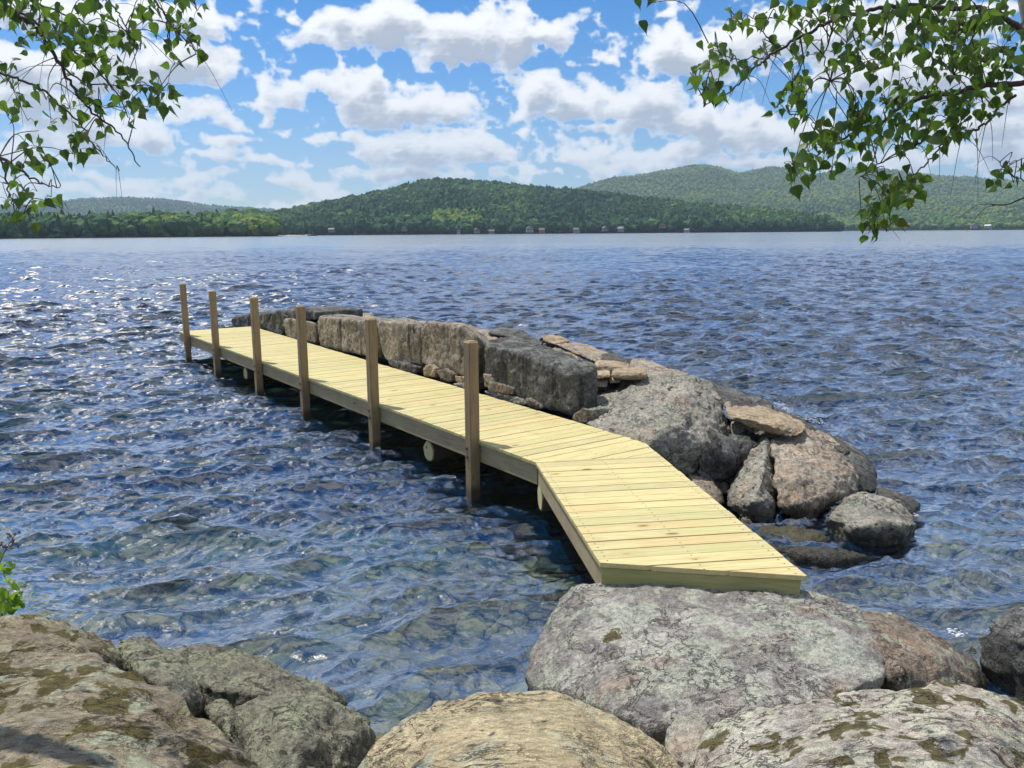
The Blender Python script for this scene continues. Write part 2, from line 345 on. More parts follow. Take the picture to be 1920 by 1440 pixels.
# ================================================================== lake
def wave_set(seed=3):
    rg = np.random.default_rng(seed); out = []
    lam = np.concatenate([np.exp(rg.uniform(math.log(.22), math.log(1.9), 120)), np.exp(rg.uniform(math.log(.075), math.log(.24), 80))])
    for l in lam:
        ka = .064 * math.exp(-(math.log(l / .42) ** 2) / 1.7) if l > .22 else .046
        th = rg.normal(0, .36 if l > .22 else .6) + (-math.pi / 2 + .20)
        out.append((l, ka * l / 6.2832, math.cos(th), math.sin(th), rg.uniform(0, 6.283), ka))
    return out
def build_lake():
    """wind chop on the lake: a fan of rings, finer near the shore; waves too short for a ring count as roughness there"""
    oc = np.array([0.0, -3.0]); rr = [4.0]
    while rr[-1] < 9000:
        r = rr[-1]; d = max(r - 2.6, 1.5)
        rr.append(r + (max(.022, .0024 * d) if d < 200 else .03 * d))
    rr = np.array(rr); dense = np.linspace(-44, 44, 1050)
    th = np.radians(np.concatenate([np.linspace(-86, -44.4, 70), dense, np.linspace(44.4, 86, 70)])); na = len(th); nr = len(rr)
    R, TH = np.meshgrid(rr, th, indexing='ij'); x = oc[0] + R * np.sin(TH); y = oc[1] + R * np.cos(TH)
    sp = np.maximum(np.gradient(rr), rr * math.radians(88 / 1050))
    h = np.zeros_like(x); dx = np.zeros_like(x); dy = np.zeros_like(x); lost = np.zeros(nr)
    for (l, amp, cx, cy, ph, ka) in wave_set():
        vis = np.clip((l / sp - 2.2) / 2.0, 0, 1); lost += (1 - vis) * ka * ka / 2
        n = int((vis > 0).sum())
        if n < 2: continue
        k = 6.2832 / l; arg = k * (cx * x[:n] + cy * y[:n]) + ph; v = vis[:n, None] * amp
        h[:n] += v * np.cos(arg); s_ = v * np.sin(arg); dx[:n] -= s_ * cx; dy[:n] -= s_ * cy
    xf, yf = x.ravel(), y.ravel()
    e = (1.0 + .30 * vnoise(np.stack([xf * .10, yf * .05, xf * 0], 1), 5) + .14 * vnoise(np.stack([xf * .45, yf * .3, xf * 0], 1), 6)).reshape(x.shape)
    e = e * (.78 + .22 / (1 + np.exp(-(np.hypot(x + .6, y - 3.4) - 2.0) / .9)))
    co = np.stack([(x + dx * e).ravel(), (y + dy * e).ravel(), (h * e).ravel()], 1)
    idx = np.arange(nr * na).reshape(nr, na)
    f = np.stack([idx[:-1, :-1], idx[:-1, 1:], idx[1:, 1:], idx[1:, :-1]], -1).reshape(-1, 4)
    me = mesh_np('lake_water', co, f); float_attr(me, 'chop', np.repeat(np.sqrt(lost), na)); return me
mt, T, out = material('lake_water')
geo = T.n('ShaderNodeNewGeometry')
pw = T.vm('MULTIPLY', geo.outputs['Position'], (.62, 1.0, 1.0))
b1 = T.noise(pw, 4.0, 3, .55, .5); b2 = T.noise(T.vm('ADD', pw, (3, 7, 0)), 13.0, 4, .62, .5); b3 = T.noise(pw, 1.3, 3, .55)
hh = T.m('ADD', T.m('ADD', T.m('MULTIPLY', b1, .55), T.m('MULTIPLY', b2, .24)), T.m('MULTIPLY', b3, .9))
nrm = T.bump(hh, 1.0, WATER_BUMP)
fr = T.n('ShaderNodeFresnel'); fr.inputs['IOR'].default_value = 1.333; T.put(fr.inputs['Normal'], nrm)
gl = T.n('ShaderNodeBsdfGlossy'); ch = T.n('ShaderNodeAttribute'); ch.attribute_name = 'chop'; T.put(gl.inputs['Roughness'], T.m('MULTIPLY_ADD', ch.outputs['Fac'], .30, .03)); T.put(gl.inputs['Normal'], nrm)
tr = T.n('ShaderNodeBsdfTransparent'); tr.inputs['Color'].default_value = (.93, .98, .96, 1)
df = T.n('ShaderNodeBsdfDiffuse'); df.inputs['Color'].default_value = (.010, .080, .215, 1); T.put(df.inputs['Normal'], nrm)
mx1 = T.n('ShaderNodeMixShader'); mx1.inputs[0].default_value = .19
T.t.links.new(tr.outputs[0], mx1.inputs[1]); T.t.links.new(df.outputs[0], mx1.inputs[2])
mx2 = T.n('ShaderNodeMixShader'); T.put(mx2.inputs[0], T.m('SUBTRACT', 1.0, T.m('POWER', T.m('SUBTRACT', 1.0, fr.outputs[0]), WATER_POW)))
T.t.links.new(mx1.outputs[0], mx2.inputs[1]); T.t.links.new(gl.outputs[0], mx2.inputs[2])
T.t.links.new(mx2.outputs[0], out.inputs['Surface'])
va = T.n('ShaderNodeVolumeAbsorption'); va.inputs['Color'].default_value = (.30, .66, .62, 1); va.inputs['Density'].default_value = .75
T.t.links.new(va.outputs[0], out.inputs['Volume'])
lake = link_mesh('lake_water', build_lake(), mt); tag(lake, kind='structure')

# lake bed: one sheet from behind the viewer down under the water to beyond the far shore
def bed_height(x, y):
    shore = 3.75 + .35 * np.sin(x * .7 + .5) + .25 * np.sin(x * 1.9)
    d = y - shore
    z = np.where(d < 0, np.minimum(-.14 - d * .10, .02) + np.clip(-d - 2.3, 0, 1.6) * .5, -.16 - .085 * np.clip(d, 0, 2.5) - .16 * np.clip(d - 2.5, 0, 4) - .26 * np.clip(d - 5, 0, 18))
    z = z + np.minimum(.55 * np.exp(-((x - 3.4) ** 2 / 3.2 + (y - 6.6) ** 2 / 2.2)), np.maximum(-.25 - z, 0))
    p = np.stack([x, y, x * 0], 1)
    near = np.clip(1 - (np.abs(y - 5) - 4) / 14, 0, 1)
    st = np.clip(ridged(p * 1.15, 2, 11) * .5 + .2, -.2, 1)
    z = z + near * (.17 * st + .08 * fbm(p * 3.1, 3, 21))
    return z
def build_bed():
    def axis(lo, hi, c, fine, g):
        a = [c]; 
        while a[-1] < hi: a.append(a[-1] + max(fine, fine + g * max(0, abs(a[-1] - c) - 7)))
        b = [c]
        while b[-1] > lo: b.append(b[-1] - max(fine, fine + g * max(0, abs(b[-1] - c) - 7)))
        return np.array(b[::-1][:-1] + a)
    xs = axis(-16000, 16000, 0, .07, .06); ys = axis(-400, 16000, 6, .07, .06)
    X, Yy = np.meshgrid(xs, ys); x, y = X.ravel(), Yy.ravel(); z = bed_height(x, y)
    n, k = X.shape; idx = np.arange(n * k).reshape(n, k)
    f = np.stack([idx[:-1, :-1], idx[:-1, 1:], idx[1:, 1:], idx[1:, :-1]], -1).reshape(-1, 4)
    return mesh_np('lake_bed', np.stack([x, y, z], 1), f)
mt, T, out = material('lake_bed')
geo = T.n('ShaderNodeNewGeometry'); p = geo.outputs['Position']
cell = T.vor(T.vm('ADD', p, T.vm('SCALE', T.noise(p, 3, 3, .6, 0, True), .25)), 3.4, out='Color')
sepc = T.n('ShaderNodeSeparateColor'); T.put(sepc.inputs[0], cell)
edge = T.vor(T.vm('ADD', p, T.vm('SCALE', T.noise(p, 3, 3, .6, 0, True), .25)), 3.4, 'DISTANCE_TO_EDGE')
c = T.mix(sepc.outputs[0], (.10, .085, .04), (.44, .38, .22)); c = T.mix(T.ss(T.noise(p, 7, 5, .6), .5, .65), c, (.22, .21, .10))
c = T.mix(T.ss(edge, .05, .0), c, (.03, .027, .018))
principled(T, out, c, .9, T.bump(T.m('ADD', T.ss(edge, 0, .18), T.noise(p, 22, 4, .6)), .8, .05), .2)
tag(link_mesh('lake_bed', build_bed(), mt), kind='structure')
# ================================================================== the dock
dock = empty('dock', (L1.x, L1.y, 0), 0)
tag(dock, 'long narrow wooden dock of pale new boards bending down to the shore rock', 'dock')
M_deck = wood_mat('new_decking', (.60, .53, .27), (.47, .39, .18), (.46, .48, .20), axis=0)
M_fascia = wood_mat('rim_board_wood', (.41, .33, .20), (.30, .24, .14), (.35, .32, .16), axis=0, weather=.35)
M_front = wood_mat('front_board_wood', (.40, .38, .17), (.31, .29, .12), (.31, .34, .12), axis=0, knots=1.3)
M_post = wood_mat('post_wood', (.39, .265, .135), (.29, .195, .10), (.31, .25, .125), axis=2, weather=.4, wet=True, island=False)
M_log = wood_mat('log_end_wood', (.62, .55, .30), (.50, .44, .22), (.52, .50, .25), axis=1, island=False)
M_steel = plain_mat('bolt_steel', (.10, .085, .07), .5, .2, 60)
DT = .032                                                  # board thickness

def clip_poly(poly, nx, ny, c):                            # keep nx*x + ny*y <= c
    out = []
    for i in range(len(poly)):
        a, b = poly[i], poly[(i + 1) % len(poly)]
        da = nx * a[0] + ny * a[1] - c; db = nx * b[0] + ny * b[1] - c
        if da <= 0: out.append(a)
        if (da < 0 < db) or (db < 0 < da):
            t = da / (da - db); out.append((a[0] + t * (b[0] - a[0]), a[1] + t * (b[1] - a[1])))
    return out
def decking(name, origin, xdir, poly_w, pitch=.1445, gap=.009):
    """boards lying along local x, one after the other along local y, trimmed to the outline"""
    ang = math.atan2(xdir.y, xdir.x); ca, sa = math.cos(ang), math.sin(ang)
    loc = [((p.x - origin.x) * ca + (p.y - origin.y) * sa, -(p.x - origin.x) * sa + (p.y - origin.y) * ca) for p in poly_w]
    ar = sum(loc[i][0] * loc[(i + 1) % len(loc)][1] - loc[(i + 1) % len(loc)][0] * loc[i][1] for i in range(len(loc)))
    if ar < 0: loc = loc[::-1]
    y0 = min(p[1] for p in loc); y1 = max(p[1] for p in loc); bm = bmesh.new(); rg = random.Random(name)
    k = 0; y = y0 + .0
    while y < y1 - .01:
        a, b = y + gap / 2, y + pitch - gap / 2
        q = clip_poly(clip_poly(loc, 0, 1, b), 0, -1, -a)
        if len(q) >= 3:
            zt = rg.uniform(-.0018, .0018); j = rg.uniform(-.006, .004)
            top = [bm.verts.new((p[0] + (j if p[0] > .7 else 0), p[1], DECK_Z + zt)) for p in q]
            bot = [bm.verts.new((v.co.x, v.co.y, DECK_Z - DT + zt)) for v in top]
            bm.faces.new(top); bm.faces.new(bot[::-1])
            for i in range(len(q)):
                n = (i + 1) % len(q); bm.faces.new((top[i], bot[i], bot[n], top[n]))
        y += pitch; k += 1
    bmesh.ops.remove_doubles(bm, verts=bm.verts, dist=1e-5)
    bmesh.ops.recalc_face_normals(bm, faces=bm.faces)
    e = [e for e in bm.edges if abs(e.verts[0].co.z - e.verts[1].co.z) < .004 and e.calc_length() > .03]
    bmesh.ops.bevel(bm, geom=e, offset=.0035, segments=2, affect='EDGES', profile=.5)
    me = bpy.data.meshes.new(name); bm.to_mesh(me); bm.free()
    o = link_mesh(name, me, M_deck, None, (origin.x, origin.y, 0), (0, 0, ang)); return o
def into(o, parent):                                       # parent while keeping the place it was built at
    o.parent = parent; o.location = Vector(o.location) - parent.location; return o
def board(name, a, b, z0, z1, th, side, mat, parent, bev=.004):
    """a board on edge from a to b (plan), its outer face on the line a-b, thickness th towards side"""
    d = Vector((b.x - a.x, b.y - a.y, 0)); L = d.length; ang = math.atan2(d.y, d.x)
    bm = bmesh.new(); bmesh.ops.create_cube(bm, size=1)
    for v in bm.verts:
        v.co = Vector(((v.co.x + .5) * L, (v.co.y + .5) * th * side, z0 + (v.co.z + .5) * (z1 - z0)))
    bmesh.ops.recalc_face_normals(bm, faces=bm.faces)
    bmesh.ops.bevel(bm, geom=list(bm.edges), offset=bev, segments=2, affect='EDGES', profile=.5)
    me = bpy.data.meshes.new(name); bm.to_mesh(me); bm.free()
    return into(link_mesh(name, me, mat, None, (a.x, a.y, 0), (0, 0, ang)), parent)

FRw = FL + MN * 1.50 + MD * .03
RW = RN.dot(F2 - L1); PW = L1 + RN * RW                    # width of the shore leg; where its seam meets the right edge
R1w = FL + MN * 1.22 + MD * ((PW - FL).dot(MD) - .30)
R1w = PW + (-RD) * .52
o = decking('decking', FL, MN, [FL, FRw, R1w, PW, L1]); into(o, dock)
o = decking('decking', L1, RN, [L1, PW, F2, F1]); into(o, dock)
zb = DECK_Z - DT - .003; FH = .175
ins = .018
A = FL + MN * ins + MD * .02; B = L1 + MN * ins
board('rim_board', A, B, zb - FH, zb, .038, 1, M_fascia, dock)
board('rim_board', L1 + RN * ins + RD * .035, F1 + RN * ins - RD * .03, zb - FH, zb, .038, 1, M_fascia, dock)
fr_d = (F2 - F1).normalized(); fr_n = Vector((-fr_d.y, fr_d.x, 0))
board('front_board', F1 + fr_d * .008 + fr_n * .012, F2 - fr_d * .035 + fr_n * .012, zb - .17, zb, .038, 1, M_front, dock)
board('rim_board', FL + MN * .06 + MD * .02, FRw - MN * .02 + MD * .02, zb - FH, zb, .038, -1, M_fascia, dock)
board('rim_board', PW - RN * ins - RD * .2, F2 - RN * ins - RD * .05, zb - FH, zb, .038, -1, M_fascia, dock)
for w in (.55, 1.05):
    board('joist', FL + MN * w + MD * .1, L1 + MN * w - MD * .1, zb - .16, zb, .038, 1, M_fascia, dock)
# deck screws: two at each joist line of every board
def screws(o_, rows, pitch=.1445):
    me_ = o_.data; ys = [v.co.y for v in me_.vertices]; y0, y1 = min(ys), max(ys); bm = bmesh.new(); rg = random.Random(3); cand = []
    y = y0
    while y < y1:
        for x in rows:
            for f in (.27, .73): cand.append((x + rg.uniform(-.006, .006), y + pitch * f))
        y += pitch
    tops = [p for p in me_.polygons if p.normal.z > .9 and p.area > .01]
    bx = [(min(me_.vertices[i].co.x for i in p.vertices), max(me_.vertices[i].co.x for i in p.vertices), min(me_.vertices[i].co.y for i in p.vertices), max(me_.vertices[i].co.y for i in p.vertices), p.center.z) for p in tops]
    for x, y in cand:
        for b in bx:
            if b[0] + .03 < x < b[1] - .03 and b[2] < y < b[3]:
                bmesh.ops.create_circle(bm, cap_ends=True, segments=8, radius=.0055, matrix=Matrix.Translation((x, y, b[4] + .0012))); break
    me2 = bpy.data.meshes.new('screw_heads'); bm.to_mesh(me2); bm.free()
    o2 = link_mesh('screw_heads', me2, M_steel, dock, o_.location, o_.rotation_euler); tag(o2, kind='stuff')
for o in [c for c in dock.children if c.name.startswith('decking')]: screws(o, (.05, .58, 1.07) if o.location.length < 3 else (.05, .6, 1.1))
# posts
def make_post(px, py_edge, top_z, lean):
    e = Z(px, py_edge, DECK_Z); al = (e - FL).dot(MD); s = .104
    b = FL + MD * al - MN * (s / 2 - .012)
    bm = bmesh.new(); bmesh.ops.create_cube(bm, size=1)
    H = top_z + 1.9
    for v in bm.verts: v.co = Vector((v.co.x * s, v.co.y * s, (v.co.z + .5) * H - 1.9))
    bmesh.ops.subdivide_edges(bm, edges=[e for e in bm.edges if abs(e.verts[0].co.z - e.verts[1].co.z) > 1], cuts=10)
    tf = [f for f in bm.faces if f.normal.z > .9]
    bmesh.ops.bevel(bm, geom=[e for e in tf[0].edges], offset=.018, segments=1, affect='EDGES')
    bmesh.ops.bevel(bm, geom=[e for e in bm.edges if abs(e.verts[0].co.z - e.verts[1].co.z) > .05], offset=.006, segments=2, affect='EDGES')
    for v in bm.verts:
        v.co.x += lean[0] * v.co.z + .003 * math.sin(v.co.z * 3 + px); v.co.y += lean[1] * v.co.z
    me = bpy.data.meshes.new('post'); bm.to_mesh(me); bm.free()
    o = into(link_mesh('post', me, M_post, None, (b.x, b.y, 0), (0, 0, math.atan2(MD.y, MD.x))), dock)
    for zz in (DECK_Z - .07, DECK_Z - .155):
        bm = bmesh.new(); bmesh.ops.create_cone(bm, cap_ends=True, segments=6, radius1=.013, radius2=.013, depth=.014)
        bmesh.ops.rotate(bm, verts=bm.verts, cent=(0, 0, 0), matrix=Matrix.Rotation(math.pi / 2, 3, 'X'))
        bmesh.ops.create_cone(bm, cap_ends=True, segments=14, radius1=.021, radius2=.021, depth=.004, matrix=Matrix.Translation((0, .0045, 0)) @ Matrix.Rotation(math.pi / 2, 4, 'X'))
        m2 = bpy.data.meshes.new('bolt'); bm.to_mesh(m2); bm.free()
        c = link_mesh('bolt', m2, M_steel, o, (random.uniform(-.02, .02), -s / 2 - .007, zz))
    return o
for (px, pe, tz, ln) in [(353, 628, 1.56, (-.006, .0)), (410, 648, 1.53, (.004, .002)), (488, 677, 1.55, (-.003, 0)), (575, 709, 1.55, (.002, 0)), (706, 757, 1.55, (.0, .002)), (892, 825, 1.51, (.003, 0))]:
    make_post(px, pe, tz, ln)
# round log cross-beams, their sawn ends showing under the rim board
M_logshade = plain_mat('log_side_shade', (.06, .045, .03), .9, .4, 14)  # shade under the deck put into the log sides as dark brown
def log_beam(c, r, d_in=1.3, ang=None):
    bm = bmesh.new(); bmesh.ops.create_cone(bm, cap_ends=True, segments=36, radius1=r, radius2=r * .96, depth=d_in)
    e = [e for e in bm.edges if len([f for f in e.link_faces if len(f.verts) > 4]) == 1]
    bmesh.ops.bevel(bm, geom=e, offset=.008, segments=2, affect='EDGES')
    bmesh.ops.rotate(bm, verts=bm.verts, cent=(0, 0, 0), matrix=Matrix.Rotation(-math.pi / 2, 3, 'X'))
    bmesh.ops.translate(bm, verts=bm.verts, vec=(0, d_in / 2, 0))
    for v in bm.verts: v.co.x *= 1 + .05 * math.sin(7 * v.co.z / r); 
    me = bpy.data.meshes.new('log_beam'); bm.to_mesh(me); bm.free()
    me.materials.append(M_log); me.materials.append(M_logshade)
    for f in me.polygons:
        f.use_smooth = len(f.vertices) == 4; f.material_index = 0 if f.normal.y < -.5 else 1
    into(link_mesh('log_beam', me, None, None, c, (0, 0, ang if ang is not None else math.atan2(MD.y, MD.x))), dock)
log_beam(W(803, 846, .07), .11); log_beam(W(460, 700, .07), .1)
log_beam(Y(1012, 932, (L1 + RD * .12).y), .115, 1.1, math.atan2(RN.y, RN.x) - math.pi / 2)
# ================================================================== stones
G_grey = rock_mat('lichened_granite', (0.220, 0.210, 0.195), (0.300, 0.285, 0.255), (0.160, 0.155, 0.150), lichen=.6, lichen_col=(.36, .375, .30), moss=.16, dark=.30, warm=.3, pale=.42)
G_left = rock_mat('mossy_ledge', (.20, .17, .12), (.28, .24, .165), (.15, .13, .10), lichen=.45, lichen_col=(.30, .32, .225), moss=.95, moss_scale=5.5, dark=.5, warm=.15, grain=(.6, 1.3, 1.6))
G_green = rock_mat('green_grey_ledge', (.16, .155, .12), (.215, .21, .15), (.11, .11, .09), lichen=.5, lichen_col=(.25, .265, .175), moss=.2, dark=.45, warm=.12)
G_tan = rock_mat('tan_schist', (.40, .335, .205), (.48, .41, .26), (.28, .24, .16), lichen=.25, lichen_col=(.36, .36, .27), moss=.05, dark=.42, warm=.14, grain=(.55, 1.5, 2.2))
G_pale = rock_mat('pale_mossy_granite', (0.330, 0.295, 0.250), (0.420, 0.380, 0.320), (0.250, 0.230, 0.205), lichen=.6, lichen_col=(.43, .43, .33), moss=.95, moss_scale=6.5, dark=.45, warm=.25, grain=(.75, 1.3, 1.2), pale=.4)
G_wall = rock_mat('split_wall_granite', (0.305, 0.262, 0.201), (0.415, 0.360, 0.275), (0.232, 0.207, 0.171), lichen=.25, lichen_col=(.30, .29, .21), dark=.25, warm=.2, streak=True)
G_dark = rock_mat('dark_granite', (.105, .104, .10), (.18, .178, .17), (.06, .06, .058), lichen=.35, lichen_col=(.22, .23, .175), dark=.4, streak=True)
G_brown = rock_mat('brown_granite', (0.329, 0.275, 0.213), (0.439, 0.378, 0.299), (0.244, 0.201, 0.159), lichen=.2, lichen_col=(.36, .35, .29), dark=.25, warm=.45)
G_rust = rock_mat('rusty_slab', (.36, .285, .19), (.44, .35, .23), (.27, .22, .16), lichen=.12, lichen_col=(.38, .36, .27), dark=.3, warm=.35, grain=(.7, .7, 2.4))
G_boul = rock_mat('grey_boulder', (0.281, 0.262, 0.220), (0.378, 0.354, 0.293), (0.183, 0.177, 0.159), lichen=.5, lichen_col=(.29, .30, .235), dark=.6, warm=.25, grain=(1, .7, 1.6))
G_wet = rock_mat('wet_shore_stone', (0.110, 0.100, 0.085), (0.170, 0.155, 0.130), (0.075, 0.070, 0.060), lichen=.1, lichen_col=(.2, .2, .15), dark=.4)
G_brownwet = rock_mat('weathered_brown_rock', (0.200, 0.165, 0.130), (0.270, 0.225, 0.180), (0.140, 0.120, 0.100), lichen=.35, lichen_col=(.33, .34, .26), moss=.1, dark=.4, warm=.3)

def under(pts, z, k=.8, shift=(0, 0)):                     # the buried foot of a stone
    c = sum(pts, Vector()) / len(pts)
    return [Vector((c.x + (p.x - c.x) * k + shift[0], c.y + (p.y - c.y) * k + shift[1], z)) for p in pts]
def push(pts, d, k=.9, dz=0.0):                            # the far side of a stone, d metres farther along the ground
    c = sum(pts, Vector()) / len(pts); out = []
    for p in pts:
        g = Vector((p.x - CAM.x, p.y - CAM.y, 0)).normalized()
        q = c + (p - c) * k; out.append(q + g * d + Vector((0, 0, dz)))
    return out
def wpush(pts, d, k=1.0, dz=0.0):                          # the same, straight across from the dock
    c = sum(pts, Vector()) / len(pts)
    return [c + (p - c) * k + MN * d + Vector((0, 0, dz)) for p in pts]

DG = bpy.context.evaluated_depsgraph_get
def rock(name, label, pts, mat, vox=.03, smooth=4, amp=.05, freq=2.2, mid=.35, seed=1, cat='rock', group=None, lay=None, grow=1.0, cracks=0.0, broad=1.0):
    bm = bmesh.new()
    for p in pts: bm.verts.new(p)
    r = bmesh.ops.convex_hull(bm, input=bm.verts)
    bmesh.ops.delete(bm, geom=[g for g in set(r['geom_interior'] + r['geom_unused']) if isinstance(g, bmesh.types.BMVert)], context='VERTS')
    bmesh.ops.recalc_face_normals(bm, faces=bm.faces)
    me = bpy.data.meshes.new('tmp'); bm.to_mesh(me); bm.free()
    o = bpy.data.objects.new('tmp', me); COL.objects.link(o)
    m = o.modifiers.new('r', 'REMESH'); m.mode = 'VOXEL'; m.voxel_size = vox; m.adaptivity = 0
    dg = DG(); dg.update(); ev = o.evaluated_get(dg); m2 = bpy.data.meshes.new_from_object(ev)
    bpy.data.objects.remove(o); bpy.data.meshes.remove(me)
    n = len(m2.vertices); co = np.empty(n * 3, np.float64); m2.vertices.foreach_get('co', co); co = co.reshape(-1, 3)
    ne = len(m2.edges); ed = np.empty(ne * 2, np.int32); m2.edges.foreach_get('vertices', ed); ed = ed.reshape(-1, 2)
    deg = np.bincount(ed.ravel(), minlength=n).astype(float)[:, None]
    def lap(c):
        s = np.stack([np.bincount(ed[:, 0], c[ed[:, 1], k], n) + np.bincount(ed[:, 1], c[ed[:, 0], k], n) for k in range(3)], 1)
        return s / np.maximum(deg, 1)
    for _ in range(max(2, smooth - 1)): co = co + .62 * (lap(co) - co)
    if grow != 1.0:
        cc = co.mean(0); co = cc + (co - cc) * grow
    m2.vertices.foreach_set('co', co.astype(np.float32).ravel()); m2.update()
    nr = np.empty(n * 3, np.float32); m2.vertex_normals.foreach_get('vector', nr); nr = nr.reshape(-1, 3).astype(np.float64)
    q = co.copy()
    if lay is not None: q = q * np.array(lay)
    d = fbm(q * freq + seed * 7.13, 2, seed) * broad + mid * ridged(q * freq * 2.7 + seed, 3, seed + 5) * .6 + .26 * fbm(q * freq * 8 + seed, 4, seed + 9) - .30 * np.clip(ridged(q * freq * 5.1 + seed * 2.2, 3, seed + 15) - .35, 0, 1)
    if cracks > 0:                                          # long splits that follow the bedding of the rock
        cr_ = 1 - np.abs(vnoise(q * freq * np.array([.55, 1.5, .9]) + seed * 3.1, seed + 31)) * 9
        d = d - cracks * np.clip(cr_, 0, 1)
    co = co + nr * (d * amp)[:, None]
    base = Vector((co[:, 0].mean(), co[:, 1].mean(), co[:, 2].min()))
    co = co - np.array(base)
    m2.vertices.foreach_set('co', co.astype(np.float32).ravel())
    m2.polygons.foreach_set('use_smooth', np.ones(len(m2.polygons), bool)); m2.name = name; m2.update()
    m2.materials.clear()
    ob = link_mesh(name, m2, mat, None, base); tag(ob, label, cat, group); return ob
def Zs(l): return [Z(*p) for p in l]
def Ys(l): return [Y(*p) for p in l]
def Ws(l, w): return [W(p[0], p[1], w + (p[2] if len(p) > 2 else 0)) for p in l]
SHORE = 'big rocks along the near shore'; WALL = 'stones of the jetty beside the dock'; CHINK = 'small chinking stones in the jetty'

# --- near shore
t = Zs([(1066, 1092, .40), (1130, 1083, .42), (1320, 1094, .42), (1530, 1108, .41), (1612, 1140, .36), (1652, 1200, .36), (1666, 1262, .38), (1570, 1306, .42), (1480, 1328, .43), (1400, 1342, .42), (1320, 1352, .40), (1226, 1368, .34), (1150, 1330, .32), (1060, 1300, .22), (1000, 1285, .12), (984, 1262, .10), (1000, 1215, .17), (1036, 1150, .30)])
b = []
rock('shore_slab', 'broad flat lichen-covered slab carrying the front end of the dock', t + under(t, .12, .93) + under(t, -.6, .80), G_grey, .019, 2, .030, 1.6, .7, 3, group=SHORE, broad=.5, cracks=.4)
t = Zs([(1572, 1150, .37), (1600, 1141, .33), (1672, 1150, .25), (1748, 1186, .15), (1838, 1245, .05), (1862, 1280, -.02), (1730, 1225, .32), (1650, 1185, .40), (1585, 1165, .40), (1690, 1270, .33), (1780, 1296, .16), (1650, 1262, .30), (1625, 1205, .40)])
rock('shore_rock', 'brown weathered rock sloping into the water behind the broad slab', t + under(t, -.6, .97), G_brownwet, .018, 2, .030, 2.2, .5, 5, group=SHORE)
t = Zs([(1290, 1450, .56), (1322, 1378, .58), (1372, 1346, .64), (1500, 1320, .70), (1640, 1304, .72), (1702, 1290, .74), (1755, 1268, .72), (1850, 1284, .68), (1950, 1322, .60), (2120, 1420, .45), (1500, 1520, .86), (1900, 1520, .84), (1380, 1640, .72), (2140, 1680, .6), (1800, 1760, .8), (1640, 1400, .84), (1820, 1370, .82)])
rock('shore_rock', 'pale pinkish rock spotted with dark moss cushions in the near corner', t + under(t, -.5, .92), G_pale, .018, 2, .030, 2.0, .6, 9, group=SHORE, lay=(.7, 1.3, 1), broad=.6, cracks=.4)
t = Zs([(640, 1470, .46), (698, 1398, .50), (760, 1350, .56), (832, 1311, .62), (900, 1298, .65), (1050, 1295, .65), (1112, 1314, .62), (1180, 1350, .60), (1242, 1394, .55), (1296, 1470, .46), (800, 1440, .76), (950, 1390, .80), (1080, 1420, .80), (850, 1600, .88), (1100, 1600, .86), (560, 1700, .55), (1350, 1700, .55), (900, 1900, .8)])
rock('shore_rock', 'smooth tan dome of rock with fine dark splits at the near edge', t + under(t, -.5, .92), G_tan, .018, 3, .024, 2.2, .7, 12, group=SHORE, lay=(.5, 1.6, 2.0), cracks=.6, broad=.5)
t = Zs([(1246, 1392, .46), (1262, 1352, .50), (1288, 1332, .52), (1324, 1352, .54), (1318, 1400, .54), (1290, 1450, .52), (1252, 1425, .46)])
rock('shore_stone', 'small grey stone wedged between the tan dome and the pale rock', t + under(t, -.1, .85), G_boul, .012, 3, .02, 4, .5, 15, group=SHORE)
t = Zs([(-220, 1240, .56), (0, 1224, .66), (70, 1214, .70), (180, 1221, .71), (256, 1254, .71), (332, 1298, .70), (402, 1346, .68), (452, 1391, .65), (512, 1452, .60), (580, 1560, .5), (200, 1380, .86), (20, 1420, .88), (0, 1640, .98), (300, 1640, .92), (-400, 1560, .8), (500, 1750, .7), (200, 1900, .9)])
rock('shore_ledge', 'big brownish ledge with a mossy seam filling the near corner', t + under(t, -.5, .94), G_left, .018, 2, .034, 1.9, .6, 18, group=SHORE, lay=(.6, 1.2, 1.4), cracks=.7, broad=.6)
t = Zs([(-240, 1172, .36), (0, 1150, .48), (60, 1146, .50), (120, 1156, .50), (160, 1174, .47), (215, 1196, .40), (242, 1236, .40), (150, 1230, .56), (60, 1210, .58), (0, 1240, .5), (-200, 1250, .5)])
rock('shore_rock', 'rounded brown rock under the green shrub behind the mossy ledge', t + under(t, -.5, .92), G_left, .024, 5, .035, 2.6, .6, 21, group=SHORE)
t = Zs([(222, 1190, .22), (285, 1198, .20), (325, 1222, .22), (352, 1262, .30), (378, 1312, .36), (340, 1305, .48), (262, 1252, .48), (232, 1230, .40)])
rock('shore_rock', 'grey speckled rock sloping from the mossy ledge to the water', t + under(t, -.5, .9), G_green, .016, 2, .034, 3, .6, 24, group=SHORE)
t = Zs([(322, 1224, .20), (345, 1208, .20), (402, 1212, .20), (480, 1243, .20), (560, 1268, .18), (615, 1282, .10), (652, 1312, .06), (600, 1318, .30), (480, 1300, .40), (390, 1290, .40), (352, 1262, .32)])
rock('shore_rock', 'low grey-green rock with a black wet edge at the water', t + under(t, -.5, .95), G_green, .016, 2, .034, 3, .7, 27, group=SHORE, cracks=.7, broad=.6)
t = Zs([(432, 1352, .40), (446, 1322, .46), (476, 1302, .50), (560, 1298, .50), (620, 1312, .46), (672, 1340, .36), (708, 1380, .24), (712, 1408, .18), (694, 1450, .26), (650, 1520, .4), (540, 1520, .55), (490, 1440, .56), (560, 1380, .66), (640, 1400, .52)])
